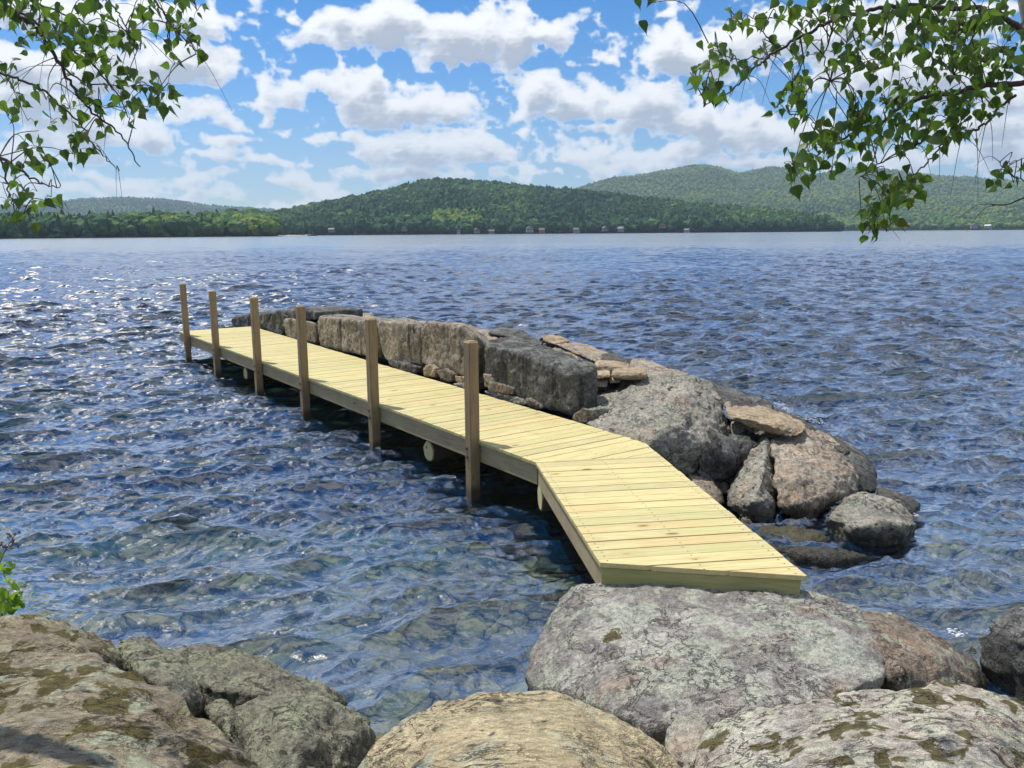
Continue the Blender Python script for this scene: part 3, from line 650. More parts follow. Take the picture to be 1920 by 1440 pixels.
rock('shore_rock', 'hump-shaped green-grey rock between the mossy ledge and the tan dome', t + under(t, -.5, .92), G_green, .015, 2, .034, 3, .7, 30, group=SHORE, cracks=.7, broad=.5)
t = Zs([(372, 1308, .30), (420, 1302, .34), (450, 1330, .30), (440, 1380, .30), (500, 1450, .36), (470, 1430, .40), (400, 1350, .36)])
rock('shore_stone', 'dark stone deep in the cleft beside the mossy ledge', t + under(t, -.4, .9), G_green, .02, 4, .02, 3.5, .6, 33, group=SHORE)
t = Zs([(1836, 1185, .26), (1846, 1166, .32), (1872, 1150, .34), (1990, 1128, .36), (2120, 1190, .36), (1980, 1235, .34), (1900, 1230, .16), (1862, 1212, .14), (2050, 1290, .2)])
rock('shore_rock', 'dark angular rock standing in the water at the frame edge', t + under(t, -.5, .85), G_dark, .022, 4, .04, 2.6, .6, 39, group=SHORE)

# --- the jetty: cut blocks
w0 = 1.42
def block(name, label, front, back, depth, mat, seed, w=w0, vox=.022, amp=.024, smooth=2, low=.3, group=WALL, lean=0.0):
    mx_ = sum(p[0] for p in front) / len(front); sq = lambda x: mx_ + (x - mx_) * .965
    front = [(sq(p[0]), p[1]) for p in front]; back = [(mx_ + (p[0] - mx_) * .95, p[1]) for p in back]
    f = Ws(front, w); bk = [W(p[0], p[1], w + depth) for p in back]
    zt = max(p.z for p in f)
    for p in bk: p.z = min(p.z, zt + .12)
    zb_ = min(p.z for p in f)
    ft = [p + MN * depth * .95 for p in f if p.z < zb_ + .3]
    return rock(name, label, f + bk + ft + [p + Vector((0, 0, -low * .3)) + MN * .25 for p in f if p.z < zb_ + .15], mat, vox, smooth, amp, 1.9, .65, seed, group=group, grow=.985)
block('wall_block', 'low dark stone at the far tip of the jetty', [(431, 598), (456, 591), (480, 588), (508, 587), (506, 617), (478, 620), (451, 613), (434, 611)], [(440, 592), (506, 584)], .7, G_dark, 41, 1.55)
block('wall_block', 'tall sloping grey-green block near the far tip of the jetty', [(499, 618), (511, 588), (522, 582), (532, 590), (531, 612), (527, 631)], [(524, 580), (545, 580)], .6, G_dark, 42, 1.50)
block('wall_block', 'dark capping stone above the pale squat block', [(526, 586), (545, 581), (566, 580), (592, 584), (594, 600), (562, 603), (530, 598)], [(545, 578), (590, 580), (622, 586)], 1.0, G_dark, 43, 1.62, low=.05)
block('wall_block', 'squat pale block under the dark capping stone', [(531, 600), (540, 597), (566, 601), (592, 606), (592, 645), (562, 640), (536, 632)], [(560, 595)], .6, G_wall, 44, 1.47)
block('wall_block', 'long pale granite block with a dark rain streak down its middle', [(592, 608), (598, 594), (645, 598), (694, 601), (706, 606), (704, 666), (694, 669), (647, 660), (597, 648)], [(608, 588), (660, 592), (704, 598)], .8, G_wall, 45, 1.45)
block('wall_block', 'brownish granite block between the two pale ones', [(707, 606), (716, 602), (760, 605), (790, 612), (786, 684), (752, 683), (718, 674)], [(716, 597), (800, 604)], .8, G_wall, 46, 1.43)
block('wall_block', 'upright granite block with a purple-black vertical stain', [(787, 618), (800, 601), (829, 607), (866, 613), (890, 628), (893, 640), (892, 706), (876, 706), (818, 690), (788, 681)], [(805, 600), (868, 607), (905, 624)], .85, G_wall, 47, 1.42)
f = Ws([(909, 648), (948, 655), (990, 668), (1064, 703)], 1.36) + Ws([(911, 714), (963, 733), (1003, 757), (1072, 777)], 1.40)
zt = sum(p.z for p in f[:4]) / 4
tp = Zs([(908, 638, zt), (972, 631, zt), (1045, 657, zt), (1118, 685, zt - .03), (1106, 697, zt - .06)]) + [Y(1095, 752, f[7].y + .25), Y(1102, 720, f[3].y + .35)]
bkp = [Z(972, 631, zt) + Vector((0, 0, -.6)), Z(1118, 685, zt) + Vector((0, 0, -.6))]
rock('wall_block', 'big dark squared block with a flat grey top beside the nearest post', f + tp + bkp, G_dark, .02, 2, .026, 1.9, .6, 48, group=WALL)
# --- chinking stones along the deck edge
for i, (pts, lab, mt_) in enumerate([
    ([(722, 672), (750, 680), (780, 688), (779, 700), (752, 694), (731, 686)], 'thin flat dark stone under the brownish block', G_dark),
    ([(793, 690), (806, 684), (817, 692), (814, 707), (796, 703)], 'small yellowish stone under the stained upright block', G_rust),
    ([(817, 694), (832, 692), (850, 702), (845, 716), (824, 712)], 'rounded brown stone under the stained upright block', G_brownwet),
    ([(852, 704), (870, 706), (880, 712), (878, 719), (854, 716)], 'pale flat stone just behind the nearest post', G_rust),
    ([(849, 719), (864, 718), (880, 721), (879, 732), (856, 728)], 'grey flat stone lying under the pale flat one', G_boul),
    ([(906, 700), (919, 702), (926, 716), (921, 730), (907, 724)], 'upright tan stone peeping out past the nearest post', G_brown),
    ([(912, 719), (932, 717), (962, 728), (961, 740), (930, 738), (914, 732)], 'cracked flat stone under the big dark squared block', G_brownwet),
    ([(908, 733), (940, 738), (975, 746), (992, 757), (976, 760), (940, 752), (912, 743)], 'long pale stone on the deck edge under the dark block', G_boul),
    ([(985, 746), (1003, 752), (1018, 764), (1010, 769), (990, 763)], 'brown wedge under the middle of the dark block', G_brownwet),
    ([(1072, 790), (1076, 776), (1092, 764), (1100, 768), (1101, 795), (1085, 794)], 'brown triangular stone between the dark block and the big boulder', G_brownwet)]):
    f = Ws(pts, 1.36 if i != 9 else 1.3)
    rock('chink_stone', lab, f + wpush(f, .35, .9, -.02), mt_, .011, 2, .014, 5, .6, 60 + i, group=CHINK)

# --- the near end of the jetty: boulders and slabs
o_ = Ys([(1097, 757, 8.9), (1104, 744, 9.1), (1150, 728, 9.3), (1194, 713, 9.4), (1214, 705, 9.5), (1257, 702, 9.5), (1292, 708, 9.4), (1322, 723, 9.2), (1351, 751, 8.9), (1367, 782, 8.6), (1371, 813, 8.45), (1369, 847, 8.3), (1360, 877, 8.2), (1349, 894, 8.05), (1317, 896, 7.9), (1290, 892, 7.75), (1268, 873, 7.65), (1234, 850, 7.5), (1200, 841, 7.55), (1181, 827, 7.7), (1139, 814, 8.0), (1098, 795, 8.3)])
fr_ = Ys([(1243, 780, 7.75), (1232, 815, 7.55), (1290, 800, 7.7), (1330, 830, 7.75), (1180, 790, 8.0), (1290, 740, 8.4), (1220, 735, 8.7)])
rock('boulder', 'largest grey boulder leaning over the bend of the deck', o_ + fr_ + push(o_, .75, .8, -.1), G_boul, .02, 3, .045, 1.9, .7, 70, group=WALL, lay=(1, .8, 1.5), grow=1.01)
slabs = [
    ([(1114, 687), (1128, 683.5), (1163, 686.5), (1182, 692), (1178, 698), (1144, 701), (1116, 700)], 9.55, .45, 'bright yellowish slab topping the small stack', G_rust),
    ([(1088, 708), (1103, 703), (1147, 701), (1144, 708), (1118, 712), (1098, 712)], 9.15, .40, 'thin pointed slab in the stack beside the dark block', G_rust),
    ([(1146, 702), (1161, 698), (1195, 696.5), (1213, 700.5), (1211, 709.5), (1182, 711.5), (1149, 709.5)], 9.15, .45, 'long reddish slab in the stack above the largest boulder', G_rust),
    ([(1097, 714), (1140, 711), (1139, 727), (1098, 725)], 9.2, .40, 'thick tan slab in the middle of the stack', G_brown),
    ([(1141, 711), (1166, 711), (1163, 718.5), (1141, 719.5)], 9.25, .35, 'small yellow-tan stone beside the thick tan slab', G_rust),
    ([(1098, 727.5), (1122, 727.5), (1120, 735), (1098, 734.5)], 9.2, .35, 'small yellow stone near the bottom of the stack', G_rust),
    ([(1097, 735), (1112, 735), (1108, 743), (1098, 745)], 9.2, .35, 'small pale stone at the very bottom of the stack', G_boul)]
for i, (pts, y, d, lab, mt_) in enumerate(slabs):
    f = Ys([(a, b_, y) for a, b_ in pts]); f += Ys([(a, b_, y - .03) for a, b_ in pts[len(pts) // 2:]])
    rock('slab_stone', lab, f + push(f, d, .95, -.01), mt_, .013, 2, .010, 5, .5, 80 + i, group=WALL, lay=(.8, .8, 3))
def yrock(name, lab, pts, d, mt_, seed, vox=.016, amp=.026, smooth=3, group=WALL, front=None, k=.9, dz=-.03, lay=None, freq=3.0):
    f = Ys(pts); ex = Ys(front) if front else []
    return rock(name, lab, f + ex + push(f, d, k, dz), mt_, vox, smooth, amp, freq, .55, seed, group=group, lay=lay, grow=1.02)
yrock('slab_stone', 'long pale grey slab lying behind the largest boulder', [(1181, 692, 10.2), (1188, 678, 10.5), (1206, 681, 10.5), (1252, 695, 10.3), (1296, 707, 10.1), (1330, 722, 9.8), (1318, 730, 9.6), (1262, 708, 9.8), (1214, 706, 9.9)], .4, G_brown, 90)
yrock('slab_stone', 'long dark slab dipping to the water behind the rusty slab', [(1318, 720, 10.0), (1345, 729, 10.0), (1428, 755, 9.6), (1449, 771, 9.3), (1430, 776, 9.1), (1372, 766, 9.2), (1348, 752, 9.3), (1328, 738, 9.6)], .5, G_dark, 91)
yrock('chink_stone', 'pale little stone perched between the largest boulder and rusty slab', [(1357, 760, 8.8), (1361, 754, 8.85), (1369, 754, 8.85), (1372, 764, 8.8), (1364, 768, 8.75)], .12, G_brown, 92, .009, .008, 3, CHINK)
yrock('slab_stone', 'rusty orange slab slanting across the top of the boulders', [(1360, 768, 8.5), (1376, 763, 8.7), (1434, 769, 8.7), (1473, 782, 8.5), (1515, 802, 8.2), (1504, 815, 8.0), (1482, 822, 7.95), (1446, 815, 8.0), (1399, 797, 8.15), (1366, 785, 8.3)], .35, G_rust, 93, .016, .018, 3, front=[(1440, 796, 7.95), (1400, 784, 8.1)], lay=(.7, .7, 2.5))
yrock('chink_stone', 'yellowish stone in the shadow under the rusty slab', [(1370, 796, 8.5), (1405, 797, 8.5), (1412, 806, 8.5), (1402, 822, 8.4), (1373, 822, 8.4)], .35, G_brown, 94, .013, .012, 3, CHINK)
yrock('boulder', 'dark stone wedged behind the triangular boulder', [(1369, 828, 8.35), (1400, 822, 8.4), (1426, 824, 8.45), (1424, 843, 8.35), (1400, 870, 8.2), (1371, 848, 8.3)], .4, G_dark, 95, .014, .018, 3)
yrock('chink_stone', 'pinkish angular stone between the largest and the triangular boulder', [(1371, 846, 8.15), (1385, 852, 8.1), (1398, 869, 8.05), (1383, 893, 7.95), (1362, 886, 8.0)], .3, G_brown, 96, .011, .010, 3, CHINK)
yrock('chink_stone', 'smooth round grey cobble under the pinkish stone', [(1357, 893, 7.85), (1366, 885, 7.9), (1380, 893, 7.85), (1381, 902, 7.8), (1374, 911, 7.75), (1359, 902, 7.8)], .16, G_boul, 97, .009, .008, 5, CHINK)
yrock('chink_stone', 'grey cobble half hidden by the foot of the largest boulder', [(1332, 898, 7.8), (1345, 894, 7.85), (1352, 902, 7.8), (1349, 914, 7.7), (1340, 912, 7.7)], .16, G_boul, 98, .009, .008, 5, CHINK)
yrock('chink_stone', 'grey cobble lying in front of the other two', [(1347, 912, 7.7), (1357, 903, 7.75), (1369, 915, 7.7), (1366, 924, 7.6), (1352, 927, 7.55)], .16, G_boul, 99, .009, .008, 5, CHINK)
yrock('boulder', 'brown rock squeezed against the edge of the deck', [(1288, 897, 7.6), (1312, 895, 7.65), (1334, 900, 7.6), (1350, 922, 7.45), (1358, 946, 7.3), (1345, 948, 7.15), (1310, 925, 7.2)], .4, G_brown, 100, .014, .018, 4)
yrock('boulder', 'triangular grey-green boulder standing on its broad end', [(1433, 825, 8.0), (1439, 824, 8.0), (1445, 840, 7.9), (1446, 874, 7.65), (1455, 909, 7.4), (1455, 944, 7.2), (1446, 974, 7.0), (1418, 978, 6.95), (1387, 970, 7.0), (1358, 948, 7.15), (1382, 902, 7.5), (1410, 853, 7.85)], .5, G_boul, 101, .015, .032, 3, front=[(1428, 900, 7.05), (1412, 940, 6.85), (1436, 940, 6.9)])
yrock('boulder', 'large squarish brown boulder at the near end of the jetty', [(1445, 832, 7.95), (1470, 822, 8.1), (1503, 816, 8.2), (1541, 826, 8.2), (1572, 850, 8.0), (1603, 890, 7.75), (1608, 921, 7.5), (1594, 935, 7.4), (1560, 950, 7.2), (1511, 975, 6.9), (1493, 969, 6.9), (1463, 946, 7.0), (1453, 905, 7.3)], .6, G_brown, 102, .016, .034, 3, front=[(1466, 862, 7.5), (1485, 905, 7.0), (1500, 945, 6.8), (1570, 890, 7.35), (1530, 850, 7.7), (1555, 925, 7.05)])
yrock('boulder', 'dark smooth boulder behind the squarish brown one', [(1546, 830, 8.4), (1566, 836, 8.4), (1596, 854, 8.3), (1622, 867, 8.2), (1641, 897, 8.0), (1643, 924, 7.75), (1610, 924, 7.6), (1600, 890, 7.8)], .6, G_dark, 103, .018, .02, 5)
t = Ys([(1560, 957, 6.95), (1609, 921, 7.35), (1642, 925, 7.3), (1684, 942, 7.1), (1710, 965, 6.8), (1722, 983, 6.55), (1699, 985, 6.35), (1656, 983, 6.3), (1607, 990, 6.3), (1545, 968, 6.7)])
rock('boulder', 'flat-topped grey boulder overhanging the water with a black underside', t + Ys([(1690, 1008, 6.52), (1648, 1019, 6.48), (1602, 1018, 6.48), (1556, 998, 6.7)]) + under(t, -.5, .75, (0, .15)), G_boul, .015, 2, .032, 2.8, .6, 104, group=WALL)
yrock('boulder', 'wet bluish-grey stone beside the flat-topped boulder', [(1644, 912, 7.45), (1672, 916, 7.5), (1704, 930, 7.35), (1728, 943, 7.15), (1712, 962, 6.95), (1680, 948, 7.05), (1648, 934, 7.2)], .35, G_wet, 105, .016, .014, 6, k=1.0, dz=-.15)
t = Zs([(1392, 976, .06), (1440, 982, .08), (1500, 984, .10), (1545, 994, .09), (1560, 1012, .05), (1500, 1016, .04), (1430, 1004, .03), (1400, 990, .02)])
rock('ledge_stone', 'low wet stone with yellow-green algae in front of the boulders', t + under(t, -.35, 1.0), rock_mat('algae_stone', (.10, .085, .05), (.17, .14, .07), (.09, .085, .035), lichen=.3, lichen_col=(.20, .19, .05), dark=.3), .018, 4, .025, 3, .6, 106, group=WALL)
t = Zs([(1420, 1012, .02), (1500, 1020, .05), (1580, 1030, .05), (1632, 1040, .02), (1570, 1048, .03), (1490, 1036, .03), (1430, 1026, .01)])
rock('ledge_stone', 'long black wet stone barely above water beside the deck', t + under(t, -.35, 1.0), G_wet, .018, 4, .02, 3, .6, 107, group=WALL)
t = Zs([(1386, 968, .12), (1400, 966, .14), (1413, 976, .10), (1412, 986, .06), (1392, 984, .06)])
rock('chink_stone', 'small round stone touching the deck edge below the triangular boulder', t + under(t, -.2, .9), G_brown, .012, 5, .01, 5, .4, 108, group=CHINK)
yrock('ledge_stone', 'long ragged dark rock at the waterline beyond the boulders', [(1440, 768, 9.4), (1472, 774, 9.3), (1508, 790, 9.0), (1552, 814, 8.7), (1590, 842, 8.4), (1584, 852, 8.2), (1540, 834, 8.3), (1496, 812, 8.5), (1452, 786, 8.9)], .35, G_wet, 109, .02, .035, 3, k=1.0, dz=-.08)
yrock('back_stone', 'dark backing stone added behind the small slab stack to close its gaps', [(1090, 700, 9.75), (1130, 694, 9.9), (1180, 700, 9.9), (1210, 712, 9.7), (1190, 735, 9.4), (1120, 752, 9.2), (1094, 748, 9.3)], .5, G_dark, 118, .02, .03, 3)  # dark stone added as backing where water showed through the slab stack
# --- back row of the jetty
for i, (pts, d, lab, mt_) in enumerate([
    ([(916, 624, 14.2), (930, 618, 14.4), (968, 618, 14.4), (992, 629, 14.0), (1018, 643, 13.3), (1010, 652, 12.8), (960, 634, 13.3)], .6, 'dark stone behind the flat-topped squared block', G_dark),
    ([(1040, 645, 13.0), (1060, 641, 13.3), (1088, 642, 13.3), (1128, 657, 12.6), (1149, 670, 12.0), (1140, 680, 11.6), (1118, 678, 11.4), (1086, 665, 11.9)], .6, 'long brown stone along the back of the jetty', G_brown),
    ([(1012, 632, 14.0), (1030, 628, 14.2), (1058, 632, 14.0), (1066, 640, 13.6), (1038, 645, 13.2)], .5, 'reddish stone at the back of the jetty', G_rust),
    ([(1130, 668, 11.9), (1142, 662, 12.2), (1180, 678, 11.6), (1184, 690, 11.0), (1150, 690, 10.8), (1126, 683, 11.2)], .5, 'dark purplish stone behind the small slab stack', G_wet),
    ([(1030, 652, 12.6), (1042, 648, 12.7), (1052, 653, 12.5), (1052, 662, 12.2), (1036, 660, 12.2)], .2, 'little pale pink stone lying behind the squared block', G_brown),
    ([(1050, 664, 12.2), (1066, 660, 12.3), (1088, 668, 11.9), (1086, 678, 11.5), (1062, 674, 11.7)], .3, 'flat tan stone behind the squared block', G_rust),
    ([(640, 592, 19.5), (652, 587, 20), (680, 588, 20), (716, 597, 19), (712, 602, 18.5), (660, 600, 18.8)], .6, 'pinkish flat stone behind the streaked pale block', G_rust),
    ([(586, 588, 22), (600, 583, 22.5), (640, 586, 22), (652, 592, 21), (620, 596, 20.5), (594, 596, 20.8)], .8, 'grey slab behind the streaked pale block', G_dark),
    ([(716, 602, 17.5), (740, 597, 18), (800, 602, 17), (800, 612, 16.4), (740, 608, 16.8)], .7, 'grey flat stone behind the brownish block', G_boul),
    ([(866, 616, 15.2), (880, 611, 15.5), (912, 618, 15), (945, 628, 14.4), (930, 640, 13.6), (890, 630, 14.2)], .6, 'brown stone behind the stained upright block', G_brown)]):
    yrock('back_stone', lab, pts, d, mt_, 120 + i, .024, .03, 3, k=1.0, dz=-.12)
# unseen rubble fill, added so the gaps between the stones show dark
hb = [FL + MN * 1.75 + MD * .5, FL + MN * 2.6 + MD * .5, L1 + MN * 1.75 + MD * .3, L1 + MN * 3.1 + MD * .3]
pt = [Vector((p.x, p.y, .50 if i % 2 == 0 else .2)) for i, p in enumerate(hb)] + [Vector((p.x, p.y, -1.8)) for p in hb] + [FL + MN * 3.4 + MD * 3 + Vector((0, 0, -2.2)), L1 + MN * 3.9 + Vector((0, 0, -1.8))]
rb = rock('rubble', 'dark rubble fill added behind the wall stones to darken the gaps', pt, G_dark, .06, 2, .12, 2.5, .9, 140, cat='rubble'); tag(rb, kind='stuff')
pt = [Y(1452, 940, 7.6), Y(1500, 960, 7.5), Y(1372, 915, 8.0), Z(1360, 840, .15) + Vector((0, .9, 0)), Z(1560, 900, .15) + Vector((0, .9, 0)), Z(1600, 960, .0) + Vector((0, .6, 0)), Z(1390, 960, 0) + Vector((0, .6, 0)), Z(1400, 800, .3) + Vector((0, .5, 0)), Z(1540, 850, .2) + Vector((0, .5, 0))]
rb = rock('rubble', 'dark rubble fill added to darken gaps between the boulders at the near end', pt + under(pt, -.8, 1.1), G_wet, .04, 2, .08, 3, .9, 141, cat='rubble'); tag(rb, kind='stuff')
# ================================================================== far shore
def hdir(px):
    d = ray(px, 435.5 - .007 * (px - 960)); return np.array([d.x, d.y]) / math.hypot(d.x, d.y)
def tan_el(px, py):
    d = ray(px, py); return d.z / math.hypot(d.x, d.y)
def prof(pts, q):
    a = np.array(pts, float); return np.interp(q, a[:, 0], a[:, 1])
class Hill:
    """land rising from a shore to a crest whose outline against the sky is the measured one"""
    def __init__(s, name, sky, shore, crest, tree, p=1.0, step=3.0, nt=60, rough=.06, seed=1, base=.4, mat=None, back=.6):
        s.sky, s.shore, s.crest, s.tree, s.p, s.rough, s.seed, s.base = sky, shore, crest, tree, p, rough, seed, base
        px = np.arange(sky[0][0], sky[-1][0] + .1, step); t = np.linspace(0, 1 + back, nt)
        s.lo, s.hi = px[0], px[-1]
        PX, TT = np.meshgrid(px, t, indexing='ij'); co = s.at(PX.ravel(), TT.ravel())
        n, k = PX.shape; idx = np.arange(n * k).reshape(n, k)
        f = np.stack([idx[:-1, :-1], idx[1:, :-1], idx[1:, 1:], idx[:-1, 1:]], -1).reshape(-1, 4)
        s.ob = link_mesh(name, mesh_np(name, co, f), mat); tag(s.ob, kind='structure')
    def at(s, px, t):
        ds = prof(s.shore, px); dc = prof(s.crest, px); R = ds + (dc - ds) * t
        g = np.arange(s.sky[0][0], s.sky[-1][0] + 5, 4.0)
        H = np.interp(px, g, [dd * tan_el(a, b) for a, b, dd in zip(g, prof(s.sky, g), prof(s.crest, g))]) + EYE - s.tree
        H = np.maximum(H, s.base)
        hd = np.array([hdir(a) for a in g]); dx = np.interp(px, g, hd[:, 0]); dy = np.interp(px, g, hd[:, 1])
        x, y = dx * R, dy * R
        up = np.where(t < 1, np.clip(t, 0, 1) ** s.p, 1 - .55 * np.clip(t - 1, 0, 1) ** 1.4)
        z = H * up
        w = dc.mean() - ds.mean(); pn = np.stack([x, y, 0 * x], 1) / max(w, 60) * 2.4
        z = z * (1 + s.rough * 2.2 * fbm(pn, 4, s.seed) * np.clip(1 - np.abs(t - .55) / .45, 0, 1)) + np.where(t <= 0, -.5, s.base)
        return np.stack([x, y, z], 1)
def land_mat(name, a, b, c, sc):
    mt, T, out = material(name); geo = T.n('ShaderNodeNewGeometry'); p = geo.outputs['Position']
    n1 = T.noise(p, sc, 5, .6); n2 = T.noise(p, sc * 9, 4, .65); cell = T.vor(p, sc * 22, smooth=.3, feature='SMOOTH_F1')
    col = T.mix(T.ss(n1, .38, .62), a, b); col = T.mix(T.ss(n2, .45, .68), col, c)
    col = T.mix(.6, col, T.mix(cell, (1.5, 1.5, 1.4), (.3, .33, .35)), 'MULTIPLY')
    principled(T, out, col, .95, T.bump(T.m('SUBTRACT', 1.0, cell), 1.0, .35 / sc * .1), .1); return mt
M_floor = land_mat('wooded_ground', (.020, .030, .012), (.035, .05, .018), (.028, .04, .02), .02)
M_far = land_mat('far_wooded_slopes', (.050, .095, .036), (.085, .145, .045), (.034, .066, .036), .0026)

mt_f, T, out = material('far_foliage')
at_ = T.n('ShaderNodeAttribute'); at_.attribute_name = 'tint'; geo = T.n('ShaderNodeNewGeometry')
rp = T.n('ShaderNodeValToRGB'); T.put(rp.inputs[0], at_.outputs['Fac'])
cr_ = rp.color_ramp; cr_.elements[0].position = 0; cr_.elements[0].color = (.018, .046, .028, 1); cr_.elements[1].position = 1; cr_.elements[1].color = (.16, .21, .035, 1)
for ps, c in ((.3, (.025, .066, .034, 1)), (.55, (.042, .098, .040, 1)), (.8, (.085, .155, .045, 1))):
    e = cr_.elements.new(ps); e.color = c
col = T.mix(.5, rp.outputs[0], T.mix(T.noise(geo.outputs['Position'], .55, 3, .7), (.35, .35, .35), (1.65, 1.65, 1.65)), 'MULTIPLY')
principled(T, out, col, .9, None, .1)
FOL = mt_f
def ico(sub):
    bm = bmesh.new(); bmesh.ops.create_icosphere(bm, subdivisions=sub, radius=1)
    v = np.array([v.co[:] for v in bm.verts]); f = np.array([[q.index for q in p.verts] for p in bm.faces]); bm.free(); return v, f
def conifer(rg, tiers=4, sides=7):
    vs, fs = [], []
    for k in range(tiers):
        z0 = .08 + k * .9 / tiers * .93; z1 = min(1.0, z0 + 1.55 / tiers); r = (1 - (z0) * .93) * .30
        b = len(vs); a0 = rg.uniform(0, 6)
        for j in range(sides):
            rr = r * rg.uniform(.6, 1.25); a = a0 + 6.283 * j / sides
            vs.append((math.cos(a) * rr, math.sin(a) * rr, z0 + rg.uniform(-.05, .04)))
        vs.append((0, 0, z1))
        for j in range(sides): fs.append((b + j, b + (j + 1) % sides, b + sides))
    return np.array(vs), np.array(fs)
def broadleaf(rg, sub):
    v, f = ico(sub); rn = np.random.default_rng(rg.randrange(10 ** 6))
    d = 1 + .32 * vnoise(v * 1.7 + rg.uniform(0, 50), 3) + rn.uniform(-.16, .16, len(v))
    v = v * d[:, None] * np.array([.36, .36, .44]); v[:, 2] += .55; return v, f
def wood(name, label, hill, n, size, tmin, tmax, con, tint, seed, sub=2, px0=None, px1=None, bias=1.0, zclear=0):
    """a far-off wood: every crown a small rough mass of its own, the whole one object"""
    rg = random.Random(seed); rn = np.random.default_rng(seed)
    lo = hill.lo if px0 is None else px0; hi = hill.hi if px1 is None else px1
    px = rn.uniform(lo, hi, n); t = tmin + (tmax - tmin) * rn.uniform(0, 1, n) ** bias
    P = hill.at(px, t)
    big = vnoise(P / np.array([size * 9, size * 16, size * 9]), seed)
    iscon = (rn.uniform(0, 1, n) + .28 * big) < con
    tt = np.clip(tint + .22 * big + rn.normal(0, .16, n) - .22 * iscon, 0, 1)
    hgt = size * np.clip(rn.normal(1, .20, n), .55, 1.6) * np.where(iscon, 1.12, 1.0)
    cos, fcs, tn = [], [], []; base = 0
    for kind in range(8):
        tv, tf = conifer(rg) if kind < 4 else broadleaf(rg, sub)
        sel = np.where((rn.integers(0, 4, n) + np.where(iscon, 0, 4)) == kind)[0]
        if not len(sel): continue
        a = rn.uniform(0, 6.283, len(sel)); c, s_ = np.cos(a), np.sin(a); hh = hgt[sel]; wd = hh * rn.uniform(.8, 1.35, len(sel))
        x = (tv[None, :, 0] * c[:, None] - tv[None, :, 1] * s_[:, None]) * wd[:, None] + P[sel, 0][:, None]
        y = (tv[None, :, 0] * s_[:, None] + tv[None, :, 1] * c[:, None]) * wd[:, None] + P[sel, 1][:, None]
        z = tv[None, :, 2] * hh[:, None] + P[sel, 2][:, None] - .04 * hh[:, None]
        cos.append(np.stack([x, y, z], -1).reshape(-1, 3))
        fcs.append((tf[None] + (np.arange(len(sel)) * len(tv))[:, None, None] + base).reshape(-1, 3)); base += len(sel) * len(tv)
        tn.append(np.repeat(tt[sel], len(tv)))
    me = mesh_np(name, np.concatenate(cos), np.concatenate(fcs), smooth=False); float_attr(me, 'tint', np.concatenate(tn))
    o = link_mesh(name, me, FOL); tag(o, label, 'forest', kind='stuff'); return o

skyC = [(-360, 392), (0, 388), (60, 386), (110, 379), (160, 374), (230, 371), (300, 373), (350, 379), (400, 386), (470, 391), (640, 400)]
hc_ = Hill('hill', skyC, [(-400, 4200), (700, 4200)], [(-400, 6600), (700, 6600)], 4, .8, 5, 40, .10, 4, mat=M_far)
skyD = [(1000, 400), (1050, 376), (1100, 355), (1150, 342), (1200, 335), (1250, 328), (1290, 320), (1310, 318), (1340, 323), (1380, 335), (1400, 332), (1440, 325), (1480, 328), (1512, 335), (1550, 330), (1590, 323), (1640, 322), (1700, 330), (1760, 335), (1850, 340), (1920, 345), (2100, 352), (2300, 368)]
hd_ = Hill('mountain', skyD, [(1000, 2700), (2300, 2700)], [(1000, 6000), (1310, 5600), (1450, 6400), (1640, 6900), (2300, 6900)], 10, .85, 3, 110, .16, 8, mat=M_far)
skyE = [(1480, 416), (1560, 409), (1650, 406), (1750, 404), (1850, 405), (1920, 407), (2100, 410), (2300, 414)]
he_ = Hill('far_shore_ground', skyE, [(1480, 2250), (2300, 2050)], [(1480, 2650), (2300, 2500)], 17, 1.0, 6, 16, .03, 9, mat=M_floor)
skyB = [(430, 404), (480, 402), (520, 397), (600, 380), (680, 365), (740, 352), (790, 338), (820, 333), (860, 335), (940, 342), (1020, 350), (1080, 355), (1150, 362), (1220, 372), (1300, 381), (1380, 388), (1450, 395), (1520, 402), (1556, 410), (1574, 424), (1578, 433)]
hb_ = Hill('wooded_hill', skyB, [(430, 1250), (900, 1290), (1300, 1330), (1578, 1500)], [(430, 1750), (820, 2050), (1100, 1900), (1350, 1650), (1578, 1580)], 11, .92, 3, 60, .07, 5, mat=M_floor)
skyA = [(-360, 404), (-100, 403), (0, 402), (100, 403), (200, 401), (300, 399), (400, 396), (470, 394), (505, 399), (521, 412), (526, 430)]
ha_ = Hill('near_shore_ground', skyA, [(-360, 780), (526, 960)], [(-360, 960), (526, 1060)], 17, 1.0, 6, 16, .03, 6, mat=M_floor)
wood('mountain_forest', 'hazy green forest covering the far mountains', hd_, 30000, 15, .0, 1.04, .10, .90, 31, 1, 1040, 2200, bias=.8)
wood('mountain_forest', 'bluish forest on the low far hill across the lake', hc_, 9000, 15, .1, 1.04, .2, .6, 30, 1, -100, 560)
wood('forest', 'light green wooded strip along the farthest shore', he_, 3200, 14, 0, 1.1, .2, .66, 32, 1, 1540, 2250)
wood('forest', 'dark mixed forest covering the round-topped hill across the lake', hb_, 20000, 11.5, .0, 1.06, .36, .47, 33, 2, bias=.75)
wood('forest', 'taller shoreline trees at the foot of the hill', hb_, 1500, 15, .0, .04, .45, .34, 34, 2)
wood('forest', 'yellow-green broadleaf grove on the lower hill', hb_, 240, 12.5, .02, .22, .0, .76, 35, 2, 815, 900)
wood('forest', 'sunlit shoreline wood across the water beside the beach', ha_, 3200, 14.5, .0, 1.15, .40, .55, 36, 2)
